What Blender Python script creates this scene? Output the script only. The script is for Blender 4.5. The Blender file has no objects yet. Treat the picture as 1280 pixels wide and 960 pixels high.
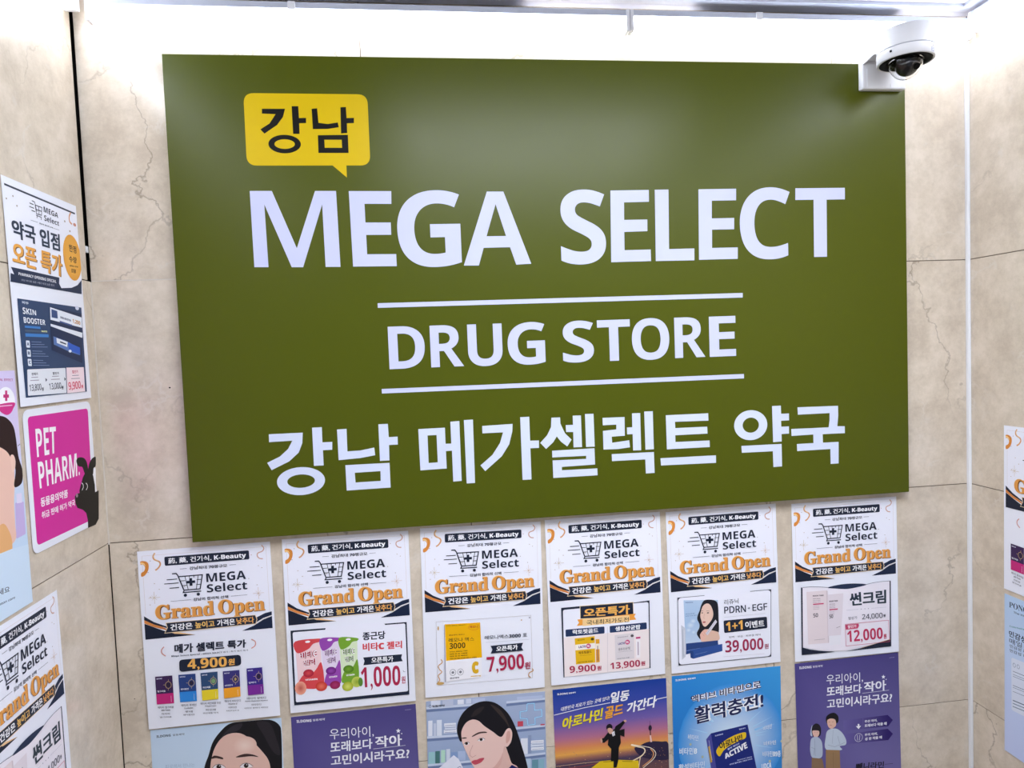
import bpy, math, random
from mathutils import Vector, Matrix
from mathutils.geometry import tessellate_polygon

# ------------------------------------------------------------------ camera, world, exposure
Z0 = 1.36                     # height of the calibration level above the floor (metres)
SC = bpy.context.scene
COL = SC.collection
cd = bpy.data.cameras.new('camera'); cam = bpy.data.objects.new('camera', cd); COL.objects.link(cam)
cam.location = (0.5362, -1.1590, 0.2583 + Z0)
cam.matrix_world = Matrix.Translation(cam.location) @ (Matrix.Rotation(-0.12393854, 4, 'Z') @ Matrix.Rotation(1.52190191, 4, 'X') @ Matrix.Rotation(-0.03937568, 4, 'Z'))
cd.sensor_width = 36.0; cd.lens = 36.0 * 843.4057 / 1280.0; cd.clip_start = 0.01
SC.camera = cam
w = bpy.data.worlds.new('lobby_light'); SC.world = w; w.use_nodes = True
w.node_tree.nodes['Background'].inputs[0].default_value = (0.78, 0.85, 1.0, 1)
w.node_tree.nodes['Background'].inputs[1].default_value = 0.42
SC.view_settings.view_transform = 'Standard'; SC.view_settings.look = 'None'
SC.view_settings.exposure = 0.0; SC.view_settings.gamma = 1.0
LED_STRENGTH = 19.0; LED_COL = (0.78, 0.86, 1.0, 1)
PANEL_STRENGTH = 15.0

XL, XR = 0.0097, 1.5526       # faces of the two side walls
CEIL = 0.838                  # ceiling level above calibration level
DEPTH = 2.1                   # how far the side walls run towards the lobby

# ------------------------------------------------------------------ helpers
def lin(h):
    o = []
    for i in (0, 2, 4):
        c = int(h[i:i+2], 16) / 255
        o.append(c / 12.92 if c <= .04045 else ((c + .055) / 1.055) ** 2.4)
    return (o[0], o[1], o[2], 1.0)
def mat(name, col, rough=.5, metal=0, **kw):
    m = bpy.data.materials.new(name); m.use_nodes = True
    b = m.node_tree.nodes['Principled BSDF']
    b.inputs['Base Color'].default_value = lin(col) if isinstance(col, str) else col
    b.inputs['Roughness'].default_value = rough; b.inputs['Metallic'].default_value = metal
    for k, v in kw.items():
        b.inputs[k.replace('_', ' ')].default_value = v
    # slight procedural variation of gloss so that no surface is perfectly uniform
    n = m.node_tree.nodes; l = m.node_tree.links
    tc = n.new('ShaderNodeTexCoord'); ns = n.new('ShaderNodeTexNoise'); ns.inputs['Scale'].default_value = 14
    mr = n.new('ShaderNodeMapRange'); mr.inputs['To Min'].default_value = max(0, rough - .03); mr.inputs['To Max'].default_value = min(1, rough + .03)
    l.new(tc.outputs['Object'], ns.inputs['Vector']); l.new(ns.outputs[0], mr.inputs['Value']); l.new(mr.outputs[0], b.inputs['Roughness'])
    return m
def emit(name, col, s):
    m = bpy.data.materials.new(name); m.use_nodes = True
    b = m.node_tree.nodes['Principled BSDF']; b.inputs['Base Color'].default_value = (.8, .8, .8, 1)
    b.inputs['Emission Color'].default_value = col; b.inputs['Emission Strength'].default_value = s
    return m
def print_mat(name, rough, bump=0):
    m = bpy.data.materials.new(name); m.use_nodes = True
    n = m.node_tree.nodes; b = n['Principled BSDF']; b.inputs['Roughness'].default_value = rough
    a = n.new('ShaderNodeAttribute'); a.attribute_name = 'Col'
    m.node_tree.links.new(a.outputs['Color'], b.inputs['Base Color'])
    return m
def marble():
    m = bpy.data.materials.new('polished_beige_marble'); m.use_nodes = True
    n = m.node_tree.nodes; l = m.node_tree.links; b = n['Principled BSDF']
    def N(t, **k):
        x = n.new(t)
        for a, v in k.items():
            if a in x.inputs: x.inputs[a].default_value = v
            else: setattr(x, a, v)
        return x
    tc = N('ShaderNodeTexCoord'); oi = N('ShaderNodeObjectInfo')
    off = N('ShaderNodeVectorMath', operation='MULTIPLY_ADD'); l.new(oi.outputs['Random'], off.inputs[0]); off.inputs[1].default_value = (7, 5, 9); l.new(tc.outputs['Object'], off.inputs[2])
    P = off.outputs[0]
    warp = N('ShaderNodeTexNoise', Scale=5.0, Detail=6.0, Roughness=.58); l.new(P, warp.inputs['Vector'])
    wm = N('ShaderNodeVectorMath', operation='MULTIPLY_ADD'); l.new(warp.outputs['Color'], wm.inputs[0]); wm.inputs[1].default_value = (.30, .30, .34); l.new(P, wm.inputs[2])
    cloud = N('ShaderNodeTexNoise', Scale=13.0, Detail=12.0, Roughness=.78); l.new(P, cloud.inputs['Vector'])
    r1 = N('ShaderNodeValToRGB'); l.new(cloud.outputs[0], r1.inputs[0])
    e = r1.color_ramp.elements; e[0].position = .38; e[0].color = lin('c6b8a6'); e[1].position = .62; e[1].color = lin('e0d3c3')
    x = r1.color_ramp.elements.new(.5); x.color = lin('d4c7b5')
    # dark hairline veins
    def veins(scale, width, vec):
        v = N('ShaderNodeTexVoronoi', Scale=scale); v.feature = 'DISTANCE_TO_EDGE'; l.new(vec, v.inputs['Vector'])
        r = N('ShaderNodeMapRange'); r.inputs['From Min'].default_value = 0; r.inputs['From Max'].default_value = width
        r.inputs['To Min'].default_value = 1; r.inputs['To Max'].default_value = 0; l.new(v.outputs['Distance'], r.inputs['Value'])
        return r.outputs[0]
    mask = N('ShaderNodeTexNoise', Scale=3.0, Detail=2.0); l.new(P, mask.inputs['Vector'])
    mr = N('ShaderNodeMapRange'); mr.inputs['From Min'].default_value = .46; mr.inputs['From Max'].default_value = .62; l.new(mask.outputs[0], mr.inputs['Value'])
    st1 = N('ShaderNodeVectorMath', operation='MULTIPLY'); st1.inputs[1].default_value = (1, 1, .6); l.new(wm.outputs[0], st1.inputs[0])
    v1 = veins(4.4, .013, st1.outputs[0])
    m1 = N('ShaderNodeMath', operation='MULTIPLY'); l.new(v1, m1.inputs[0]); l.new(mr.outputs[0], m1.inputs[1])
    m1b = N('ShaderNodeMath', operation='MULTIPLY'); l.new(m1.outputs[0], m1b.inputs[0]); m1b.inputs[1].default_value = .55
    c1 = N('ShaderNodeMix', data_type='RGBA'); l.new(m1b.outputs[0], c1.inputs['Factor']); l.new(r1.outputs[0], c1.inputs['A']); c1.inputs['B'].default_value = lin('6e5f50')
    # pale scratches and flecks
    sc2 = N('ShaderNodeVectorMath', operation='MULTIPLY'); sc2.inputs[1].default_value = (1, 1, 1.7); l.new(wm.outputs[0], sc2.inputs[0])
    mk2 = N('ShaderNodeTexNoise', Scale=11.0, Detail=2.0); l.new(P, mk2.inputs['Vector'])
    mr2 = N('ShaderNodeMapRange'); mr2.inputs['From Min'].default_value = .56; mr2.inputs['From Max'].default_value = .68; l.new(mk2.outputs[0], mr2.inputs['Value'])
    v2 = veins(7.5, .035, sc2.outputs[0])
    m2 = N('ShaderNodeMath', operation='MULTIPLY'); l.new(v2, m2.inputs[0]); l.new(mr2.outputs[0], m2.inputs[1])
    m2b = N('ShaderNodeMath', operation='MULTIPLY'); l.new(m2.outputs[0], m2b.inputs[0]); m2b.inputs[1].default_value = .6
    c2 = N('ShaderNodeMix', data_type='RGBA'); l.new(m2b.outputs[0], c2.inputs['Factor']); l.new(c1.outputs['Result'], c2.inputs['A']); c2.inputs['B'].default_value = lin('dcd4ca')
    fl = N('ShaderNodeTexNoise', Scale=46.0, Detail=3.0); l.new(P, fl.inputs['Vector'])
    fr = N('ShaderNodeMapRange'); fr.inputs['From Min'].default_value = .66; fr.inputs['From Max'].default_value = .78; fr.inputs['To Max'].default_value = .6; l.new(fl.outputs[0], fr.inputs['Value'])
    c3 = N('ShaderNodeMix', data_type='RGBA'); l.new(fr.outputs[0], c3.inputs['Factor']); l.new(c2.outputs['Result'], c3.inputs['A']); c3.inputs['B'].default_value = lin('d6cdc2')
    l.new(c3.outputs['Result'], b.inputs['Base Color'])
    b.inputs['Roughness'].default_value = .16
    b.inputs['Specular IOR Level'].default_value = .5
    return m
MARBLE = marble()
M_DARK = mat('black_gap', '141210', .9)
M_GROUT = mat('pale_grout', 'd8d0c6', .8)
M_WHITE = mat('white_plastic', 'e6e6ea', .35)
M_TRIM = mat('white_painted_trim', 'eef0f4', .45)
M_ALU = mat('anodised_aluminium', 'b2b6c8', .4, .25)
M_ALUL = mat('bright_aluminium', 'c4c8d4', .35, .3)
M_PANEL = mat('grey_ceiling_panel', '8e8c8e', .5)
M_LED = emit('led_diffuser', LED_COL, LED_STRENGTH)
M_LAMP = emit('ceiling_lamp_diffuser', (.85, .90, 1.0, 1), PANEL_STRENGTH)
M_GREEN = mat('olive_sign_film', '4b5200', .31, Specular_IOR_Level=.27)
M_SIGNEDGE = mat('sign_edge', '5c6808', .5)
M_SIGNPRINT = print_mat('sign_lettering', .34); M_SIGNPRINT.node_tree.nodes['Principled BSDF'].inputs['Specular IOR Level'].default_value = .2
M_PRINT = print_mat('poster_print', .5); M_PRINT.node_tree.nodes['Principled BSDF'].inputs['Specular IOR Level'].default_value = .28
M_PAPER = mat('poster_paper', 'eef0fb', .5)
M_BLACK = mat('black_gloss', '030303', .6, Specular_IOR_Level=.08)
M_BALL = mat('camera_ball', '060608', .12)
M_GLASS = mat('clear_dome', 'ffffff', .02, Transmission_Weight=1.0, IOR=1.25)
M_WIRE = mat('grey_wire', '9a9aa4', .5)
M_FLOOR = mat('grey_floor_stone', '77726c', .4)

def link(name, me, parent=None, **props):
    o = bpy.data.objects.new(name, me); COL.objects.link(o)
    if parent: o.parent = parent
    for k, v in props.items(): o[k] = v
    return o
def empty(name, loc=(0, 0, 0), **props):
    o = bpy.data.objects.new(name, None); o.empty_display_size = .05; COL.objects.link(o); o.location = loc
    for k, v in props.items(): o[k] = v
    return o
class MB:
    def __init__(s): s.v = []; s.f = []; s.c = []; s.m = []; s.smooth = []
    def face(s, pts, mi=0, sm=False):
        b = len(s.v); s.v += [tuple(p) for p in pts]; s.f.append(tuple(range(b, b + len(pts)))); s.m.append(mi); s.smooth.append(sm)
    def box(s, x0, x1, y0, y1, z0, z1, bev=0, mi=0):
        if bev <= 0:
            P = [(x, y, z) for z in (z0, z1) for y in (y0, y1) for x in (x0, x1)]
            b = len(s.v); s.v += P
            for q in ((0, 2, 3, 1), (4, 5, 7, 6), (0, 1, 5, 4), (2, 6, 7, 3), (0, 4, 6, 2), (1, 3, 7, 5)):
                s.f.append(tuple(b + i for i in q)); s.m.append(mi); s.smooth.append(False)
            return s
        import bmesh
        bm = bmesh.new(); bmesh.ops.create_cube(bm, size=1)
        for v in bm.verts: v.co = Vector(((x0 + x1) / 2 + v.co.x * (x1 - x0), (y0 + y1) / 2 + v.co.y * (y1 - y0), (z0 + z1) / 2 + v.co.z * (z1 - z0)))
        bmesh.ops.bevel(bm, geom=bm.edges[:], offset=bev, segments=2, profile=.6, affect='EDGES')
        b = len(s.v); s.v += [tuple(v.co) for v in bm.verts]; bm.verts.index_update()
        for f in bm.faces: s.f.append(tuple(b + v.index for v in f.verts)); s.m.append(mi); s.smooth.append(False)
        bm.free(); return s
    def lathe(s, cx, cy, prof, n=48, mi=0):      # prof: (radius, z)
        b = len(s.v); k = len(prof)
        for i in range(n):
            a = 2 * math.pi * i / n
            s.v += [(cx + r * math.cos(a), cy + r * math.sin(a), z) for r, z in prof]
        for i in range(n):
            j = (i + 1) % n
            for t in range(k - 1):
                s.f.append((b + i * k + t, b + j * k + t, b + j * k + t + 1, b + i * k + t + 1)); s.m.append(mi); s.smooth.append(True)
        return s
    def tube(s, pts, r, n=8, mi=0, cap=True):
        P = [Vector(p) for p in pts]; b = len(s.v)
        for i, p in enumerate(P):
            d = (P[min(i + 1, len(P) - 1)] - P[max(i - 1, 0)]).normalized()
            u = d.orthogonal().normalized() if i == 0 else (u - d * u.dot(d)).normalized(); q = d.cross(u)
            s.v += [tuple(p + (u * math.cos(2 * math.pi * a / n) + q * math.sin(2 * math.pi * a / n)) * r) for a in range(n)]
        for i in range(len(P) - 1):
            for a in range(n):
                c = (a + 1) % n; s.f.append((b + i * n + a, b + i * n + c, b + (i + 1) * n + c, b + (i + 1) * n + a)); s.m.append(mi); s.smooth.append(True)
        if cap:
            s.f.append(tuple(b + a for a in reversed(range(n)))); s.f.append(tuple(b + (len(P) - 1) * n + a for a in range(n))); s.m += [mi, mi]; s.smooth += [False, False]
        return s
    def mesh(s, name, mats):
        me = bpy.data.meshes.new(name); me.from_pydata(s.v, [], s.f)
        for mm in (mats if isinstance(mats, (list, tuple)) else [mats]): me.materials.append(mm)
        me.polygons.foreach_set('material_index', s.m); me.polygons.foreach_set('use_smooth', s.smooth)
        me.update(); return me
    def build(s, name, mats, parent=None, **props):
        return link(name, s.mesh(name, mats), parent, **props)

# ------------------------------------------------------------------ lettering from the built-in font
def sub(t, st):
    U, L, D = {'b': (0x1D5D4, 0x1D5EE, 0x1D7EC), 'r': (0x1D5A0, 0x1D5BA, 0x1D7E2), 's': (0x1D400, 0x1D41A, 0x1D7CE)}[st]
    o = ''
    for c in t:
        if 'A' <= c <= 'Z': o += chr(U + ord(c) - 65)
        elif 'a' <= c <= 'z': o += chr(L + ord(c) - 97)
        elif c.isdigit() and c.isascii(): o += chr(D + int(c))
        else: o += c
    return o
TC = {}
def set_type(keys, res):
    """set all the strings at once, one per line, and cut the result into one outline per string"""
    FC = bpy.data.curves.new('lettering', 'FONT'); FC.resolution_u = res; FC.space_line = 3.0
    FO = bpy.data.objects.new('lettering', FC)
    keys = sorted(keys); FC.body = '\n'.join(['H'] + [sub(*k) for k in keys] + ['H'])
    me = FO.to_mesh(); V = [(a.co.x, a.co.y) for a in me.vertices]; F = [tuple(p.vertices) for p in me.polygons]; FO.to_mesh_clear()
    y_top = max(v[1] for v in V); y_bot = min(v[1] for v in V)
    hh = max(v[1] for v in V) ; base0 = 0.0
    pitch = (base0 - y_bot) / (len(keys) + 1)
    rows = {}
    for f in F:
        i = int(round((base0 + .35 - V[f[0]][1]) / pitch)); rows.setdefault(i, []).append(f)
    for n, k in enumerate(keys):
        fs = rows.get(n + 1, []); idx = {}; v = []; f2 = []
        for f in fs:
            q = []
            for i in f:
                if i not in idx: idx[i] = len(v); v.append(V[i])
                q.append(idx[i])
            f2.append(tuple(q))
        x0 = min(a[0] for a in v); x1 = max(a[0] for a in v); y0 = min(a[1] for a in v); y1 = max(a[1] for a in v)
        TC[k] = ([((a[0] - x0) / (x1 - x0), (y1 - a[1]) / (y1 - y0)) for a in v], f2, x1 - x0, y1 - y0)
    bpy.data.objects.remove(FO); bpy.data.curves.remove(FC)
def text_mesh(t, st): return TC[(t, st)]

class Sheet:
    """flat print on a sheet: mm coordinates (u right, v down); each print layer lies a hair proud of the last"""
    STEP = 1.2e-5
    def __init__(s, origin, ux, vy, nrm, scale=.001, lift=0, sx=1, sy=1):
        s.o = Vector(origin); s.u = Vector(ux); s.d = Vector(vy); s.n = Vector(nrm); s.k = scale; s.depth = 2.5e-4 + lift; s.parts = {}; s.sx = sx; s.sy = sy
    def P(s, x, y): return tuple(s.o + s.u * (x * s.k * s.sx) + s.d * (y * s.k * s.sy) + s.n * s.depth)
    clip = None
    def emit(s, part, vs, fs, cols):
        if s.clip and any(v[0] < 0 or v[1] < 0 or v[0] > s.clip[0] or v[1] > s.clip[1] for v in vs):
            cl = cols if isinstance(cols, list) else [cols] * len(vs); nv, nf, nc = [], [], []
            for f in fs:                           # trim the print at the edge of the sheet
                P = [(vs[i][0], vs[i][1], cl[i]) for i in f]
                for ax, lim, sg in ((0, 0, 1), (1, 0, 1), (0, s.clip[0], -1), (1, s.clip[1], -1)):
                    Q = []
                    for i in range(len(P)):
                        a, b = P[i - 1], P[i]; da = (a[ax] - lim) * sg; db = (b[ax] - lim) * sg
                        if (da < 0) != (db < 0):
                            k = da / (da - db); Q.append((a[0] + (b[0] - a[0]) * k, a[1] + (b[1] - a[1]) * k, tuple(a[2][j] + (b[2][j] - a[2][j]) * k for j in range(4))))
                        if db >= 0: Q.append(b)
                    P = Q
                    if len(P) < 3: break
                if len(P) >= 3:
                    b0 = len(nv); nv += [(p[0], p[1]) for p in P]; nc += [p[2] for p in P]; nf.append(tuple(range(b0, b0 + len(P))))
            vs, fs, cols = nv, nf, nc
            if not vs: return
        V, F, Cc = s.parts.setdefault(part, ([], [], [])); b = len(V)
        V += [s.P(*v) for v in vs]; F += [tuple(b + i for i in f) for f in fs]; Cc += cols if isinstance(cols, list) else [cols] * len(vs)
    def poly(s, part, c, pts, holes=()):
        loops = [[Vector((x, y, 0)) for x, y in pts]] + [[Vector((x, y, 0)) for x, y in h] for h in holes]
        tri = tessellate_polygon(loops); allp = list(pts) + [q for h in holes for q in h]
        s.emit(part, allp, [t for t in tri], lin(c))
    def line(s, part, c, w, pts):
        P = [Vector(p) for p in pts]; h = w / 2; L = []; R = []
        for i, p in enumerate(P):
            a = (P[i] - P[i - 1]).normalized() if i > 0 else None; b = (P[i + 1] - P[i]).normalized() if i < len(P) - 1 else None
            if a is None: a = b
            if b is None: b = a
            n1 = Vector((-a.y, a.x)); n2 = Vector((-b.y, b.x)); m = n1 + n2
            m = m.normalized() if m.length > 1e-6 else n1
            m *= h / max(.5, m.dot(n1)); L.append(p + m); R.append(p - m)
        n = len(P); s.emit(part, [tuple(v) for v in L] + [tuple(v) for v in R], [(i, i + 1, n + i + 1, n + i) for i in range(n - 1)], lin(c))
    def text(s, part, c, t, st, b, q):
        v, f, W, H = text_mesh(t, st); offs = [(0, 0)]
        if st == 'b' and sum(not ch.isascii() for ch in t) * 2 > len(t) and .012 < b < .06: b = b * 1.1 + .003
        if b > .05: offs = [(b * k * math.cos(a * math.pi / 4), b * k * math.sin(a * math.pi / 4)) for k in (.55, 1) for a in range(8)]
        elif b > .004: offs = [(b, b * .7), (-b, -b * .7), (b, -b * .7), (-b, b * .7)]
        (ax, ay), (bx_, by), (cx, cy), (dx, dy) = q; ex = b / (W + 2 * b) if b > .004 else 0; ey = b / (H + 2 * b) if b > .004 else 0
        for ox, oy in offs:
            pts = []
            for x, y in v:
                x = ex + x * (1 - 2 * ex) + ox / (W + 2 * b); y = ey + y * (1 - 2 * ey) + oy / (H + 2 * b)
                tx = ax + (bx_ - ax) * x; ty = ay + (by - ay) * x; ux = dx + (cx - dx) * x; uy = dy + (cy - dy) * x
                pts.append((tx + (ux - tx) * y, ty + (uy - ty) * y))
            s.emit(part, pts, f, lin(c)); s.depth += 1e-6
    def ell(s, part, c, x, y, rx, ry, c2, n=28):
        r = [(x + rx * math.cos(2 * math.pi * i / n), y + ry * math.sin(2 * math.pi * i / n)) for i in range(n)]
        s.emit(part, [(x, y)] + r, [(0, 1 + i, 1 + (i + 1) % n) for i in range(n)], [lin(c)] + [lin(c2)] * n)
    def ring(s, part, c, x, y, rx, ry, w, n=32):
        a = [(x + rx * math.cos(2 * math.pi * i / n), y + ry * math.sin(2 * math.pi * i / n)) for i in range(n)]
        b = [(x + (rx - w) * math.cos(2 * math.pi * i / n), y + (ry - w) * math.sin(2 * math.pi * i / n)) for i in range(n)]
        s.emit(part, a + b, [(i, (i + 1) % n, n + (i + 1) % n, n + i) for i in range(n)], lin(c))
    def rounded(s, q, r, seg=6):
        o = []
        for i in range(4):
            p = Vector(q[i]); a = (Vector(q[i - 1]) - p); b = (Vector(q[(i + 1) % 4]) - p); rr = min(r, a.length * .48, b.length * .48)
            A = p + a.normalized() * rr; B = p + b.normalized() * rr
            for k in range(seg + 1):
                t = k / seg; o.append(tuple(A * (1 - t) ** 2 + p * 2 * t * (1 - t) + B * t * t))
        return o
    def smooth(s, pts, seg=5):
        n = len(pts); o = []
        for i in range(n):
            a, b, c, d = (Vector(pts[(i + k) % n]) for k in (-1, 0, 1, 2))
            for k in range(seg):
                t = k / seg; o.append(tuple(.5 * ((2 * b) + (c - a) * t + (2 * a - 5 * b + 4 * c - d) * t * t + (3 * b - a - 3 * c + d) * t ** 3)))
        return o
    def open_smooth(s, pts, seg=6):
        Q = [Vector(pts[0])] + [Vector(p) for p in pts] + [Vector(pts[-1])]; o = []
        for i in range(1, len(Q) - 2):
            a, b, c, d = Q[i - 1:i + 3]
            for k in range(seg):
                t = k / seg; o.append(tuple(.5 * ((2 * b) + (c - a) * t + (2 * a - 5 * b + 4 * c - d) * t * t + (3 * b - a - 3 * c + d) * t ** 3)))
        return o + [tuple(pts[-1])]
    def draw(s, prims):
        for p in prims:
            s.depth += s.STEP; k, part = p[0], p[1]
            if k == 'P': s.poly(part, p[2], p[3])
            elif k == 'S': s.poly(part, p[2], s.smooth(p[3]))
            elif k == 'R': s.poly(part, p[2], s.rounded(p[3], p[4]))
            elif k == 'L': s.line(part, p[2], p[3], p[4])
            elif k == 'C': s.line(part, p[2], p[3], s.open_smooth(p[4]))
            elif k == 'T': s.text(part, p[2], p[3], p[4], p[5], p[6])
            elif k == 'E': s.ell(part, *p[2:])
            elif k == 'O': s.ring(part, *p[2:])
            elif k == 'Q': s.emit(part, list(p[3]), [(0, 1, 2, 3)], [lin(c) for c in p[2]])
            elif k == 'G':
                cs = p[2]; (a, b, c, d) = [Vector(x) for x in p[3]]; n = len(cs) - 1
                for i in range(n):
                    t0 = i / n; t1 = (i + 1) / n
                    s.emit(part, [tuple(a.lerp(d, t0)), tuple(b.lerp(c, t0)), tuple(b.lerp(c, t1)), tuple(a.lerp(d, t1))], [(0, 1, 2, 3)], [lin(cs[i])] * 2 + [lin(cs[i + 1])] * 2)
    def build(s, parent, material, names=None):
        for part, (V, F, Cc) in s.parts.items():
            part = part.split('#')[0]; me = bpy.data.meshes.new(part); me.from_pydata(V, [], F)
            at = me.color_attributes.new('Col', 'FLOAT_COLOR', 'POINT'); at.data.foreach_set('color', [x for c in Cc for x in c])
            me.materials.append(material); me.update()
            o = link(part, me, parent)
            if names and part in names: o['label'] = names[part]

# ------------------------------------------------------------------ setting: marble walls
rnd = random.Random(7)
BT = .02
def slab_wall(name, rows, kind, extra=None):
    """rows: list of (z0, z1, [cuts along the wall]); kind: 'back', 'left' or 'right'"""
    root = empty(name, (0, 0, Z0), kind='structure')
    g = .0007
    for z0, z1, cuts in rows:
        for a, b in zip(cuts, cuts[1:]):
            jit = rnd.uniform(0, .0004)
            m = MB()
            if kind == 'back': m.box(a + g, b - g, jit, BT, z0 + g, z1 - g, .0006)
            elif kind == 'left': m.box(XL - BT, XL - jit, a + g, b - g, z0 + g, z1 - g, .0006)
            else: m.box(XR + jit, XR + BT, a + g, b - g, z0 + g, z1 - g, .0006)
            m.build('marble_slab', MARBLE, root)
    m = MB()
    if kind == 'back': m.box(XL - .05, XR + .05, BT + .0005, .06, -Z0, 1.0)
    elif kind == 'left': m.box(XL - .06, XL - BT - .0005, -DEPTH, .06, -Z0, 1.0)
    else: m.box(XR + BT + .0005, XR + .06, -DEPTH, .06, -Z0, 1.0)
    m.build('wall_backing', M_DARK, root)
    m = MB()                                        # mortar filling the joints, set back a little
    if kind == 'back': m.box(XL, XR, .0016, BT, -Z0, .90)
    elif kind == 'left': m.box(XL - BT, XL - .0016, -DEPTH, -.006, -Z0, .395); m.box(XL - BT, XL - .0016, -DEPTH, -.012, .395, .90)
    else: m.box(XR + .0016, XR + BT, -DEPTH, 0, -Z0, .90)
    m.build('joint_mortar', mat('joint_mortar_' + kind, '6a5c50', .85), root)
    return root
Z = (-Z0, -.8755, -.4513, -.0283, .3958, .90)
wb = slab_wall('wall_back', [(Z[0], Z[1], (XL, .8, XR)), (Z[1], Z[2], (XL, .42, 1.0, XR)), (Z[2], Z[3], (XL, .60, 1.15, XR)), (Z[3], Z[4], (XL, .86, XR)), (Z[4], Z[5], (XL, .45, 1.2836, XR))], 'back')
wl = slab_wall('wall_left', [(Z[0], Z[1], (-DEPTH, -.9, 0)), (Z[1], Z[2], (-DEPTH, -1.2, -.5, 0)), (Z[2], Z[3], (-DEPTH, -1.5, -.72, 0)), (Z[3], Z[4], (-DEPTH, -1.1, -.55, 0)), (Z[4], Z[5], (-DEPTH, -1.3, -.62, -.0085))], 'left')
wr = slab_wall('wall_right', [(Z[0], Z[1], (-DEPTH, -.9, 0)), (Z[1], Z[2], (-DEPTH, -1.2, -.5, 0)), (Z[2], Z[3], (-DEPTH, -1.5, -.72, 0)), (Z[3], Z[4], (-DEPTH, -1.1, -.55, 0)), (Z[4], Z[5], (-DEPTH, -1.3, -.62, 0))], 'right')
MB().box(XL + .001, .15, -.0002, .0012, .3950, .3966).build('grout_line', M_GROUT, wb)
MB().box(XL - .0006, XL + .0016, -.0016, .001, -.03, .394).build('sealant_line', M_GROUT, wl)
MB().box(XL - .003, XL + .0005, -.0085, -.0005, .4405, .4505, .0005).build('spacer_block', M_TRIM, wl)
for px, pz, r in ((.0964, .7818, .0011), (.1190, .2205, .0016), (.0330, -.2900, .0009)):
    m = MB(); n = 10; m.face([(px + r * math.cos(2 * math.pi * i / n), -.0003, pz + r * .8 * math.sin(2 * math.pi * i / n)) for i in range(n)][::-1]); m.build('drill_spot', M_DARK, wb)
fl = MB().box(XL - .05, XR + .05, -DEPTH - .6, .06, -.05, 0).build('floor', M_FLOOR, None, kind='structure')
# corner trim
tr = MB().box(XR - .0062, XR - .0001, -.0062, -.0001, Z0 * -1 + Z0, .8 + Z0, .001).build('trim_1', M_TRIM, None, kind='structure')

# ------------------------------------------------------------------ ceiling with aluminium rails
ce = empty('ceiling', (0, 0, Z0), kind='structure')
def rails(y0, y1, z0, z1, name, material):          # one rail along the back and one along each side, mitred like a picture frame
    def pris(pts, nm):
        m = MB(); lo = [(x, y, z0) for x, y in pts]; hi = [(x, y, z1) for x, y in pts]; m.face(lo); m.face(hi[::-1])
        for i in range(len(pts)): j = (i + 1) % len(pts); m.face([lo[i], hi[i], hi[j], lo[j]])
        m.build(nm, material, ce)
    pris([(XL + y0, -y0), (XR - y0, -y0), (XR - y1, -y1), (XL + y1, -y1)][::-1], name)
    pris([(XL + y0, -y0), (XL + y1, -y1), (XL + y1, -DEPTH), (XL + y0, -DEPTH)][::-1], name)
    pris([(XR - y1, -y1), (XR - y0, -y0), (XR - y0, -DEPTH), (XR - y1, -DEPTH)][::-1], name)
rails(.0060, .0240, CEIL, CEIL + .012, 'ceiling_rail', M_ALU)
rails(.0252, .0420, CEIL - .001, CEIL + .012, 'ceiling_rail_lip', M_ALUL)
rails(.0420, .0600, CEIL + .004, CEIL + .014, 'ceiling_border', mat('pale_ceiling_border', 'b4b0b8', .5))
lx0, lx1, ly0, ly1 = .45, 1.25, -1.15, -.55
for a, b, c, d in ((XL + .060, XR - .060, ly1, -.060), (XL + .060, lx0, ly0, ly1), (lx1, XR - .060, ly0, ly1), (XL + .060, XR - .060, -DEPTH, ly0)):
    MB().box(a + .0005, b - .0005, c + .0005, d - .0005, CEIL + .006, CEIL + .02).build('ceiling_panel', M_PANEL, ce)
MB().box(XL - .05, XR + .05, -DEPTH, .06, CEIL + .04, CEIL + .06).build('ceiling_deck', M_DARK, ce)
cl = empty('ceiling_light', (.85, -.85, CEIL + Z0), label='square recessed ceiling light above the sign wall, out of the picture', category='light')
MB().box(lx0 - .85 + .012, lx1 - .85 - .012, ly0 + .85 + .012, ly1 + .85 - .012, .008, .012).build('diffuser', M_LAMP, cl)
fm = MB()
for a, b, c, d in ((lx0, lx1, ly0, ly0 + .012), (lx0, lx1, ly1 - .012, ly1), (lx0, lx0 + .012, ly0 + .012, ly1 - .012), (lx1 - .012, lx1, ly0 + .012, ly1 - .012)):
    fm.box(a - .85 + .001, b - .85 - .001, c + .85 + .001, d + .85 - .001, 0, .016)
fm.build('frame', M_TRIM, cl)

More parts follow.
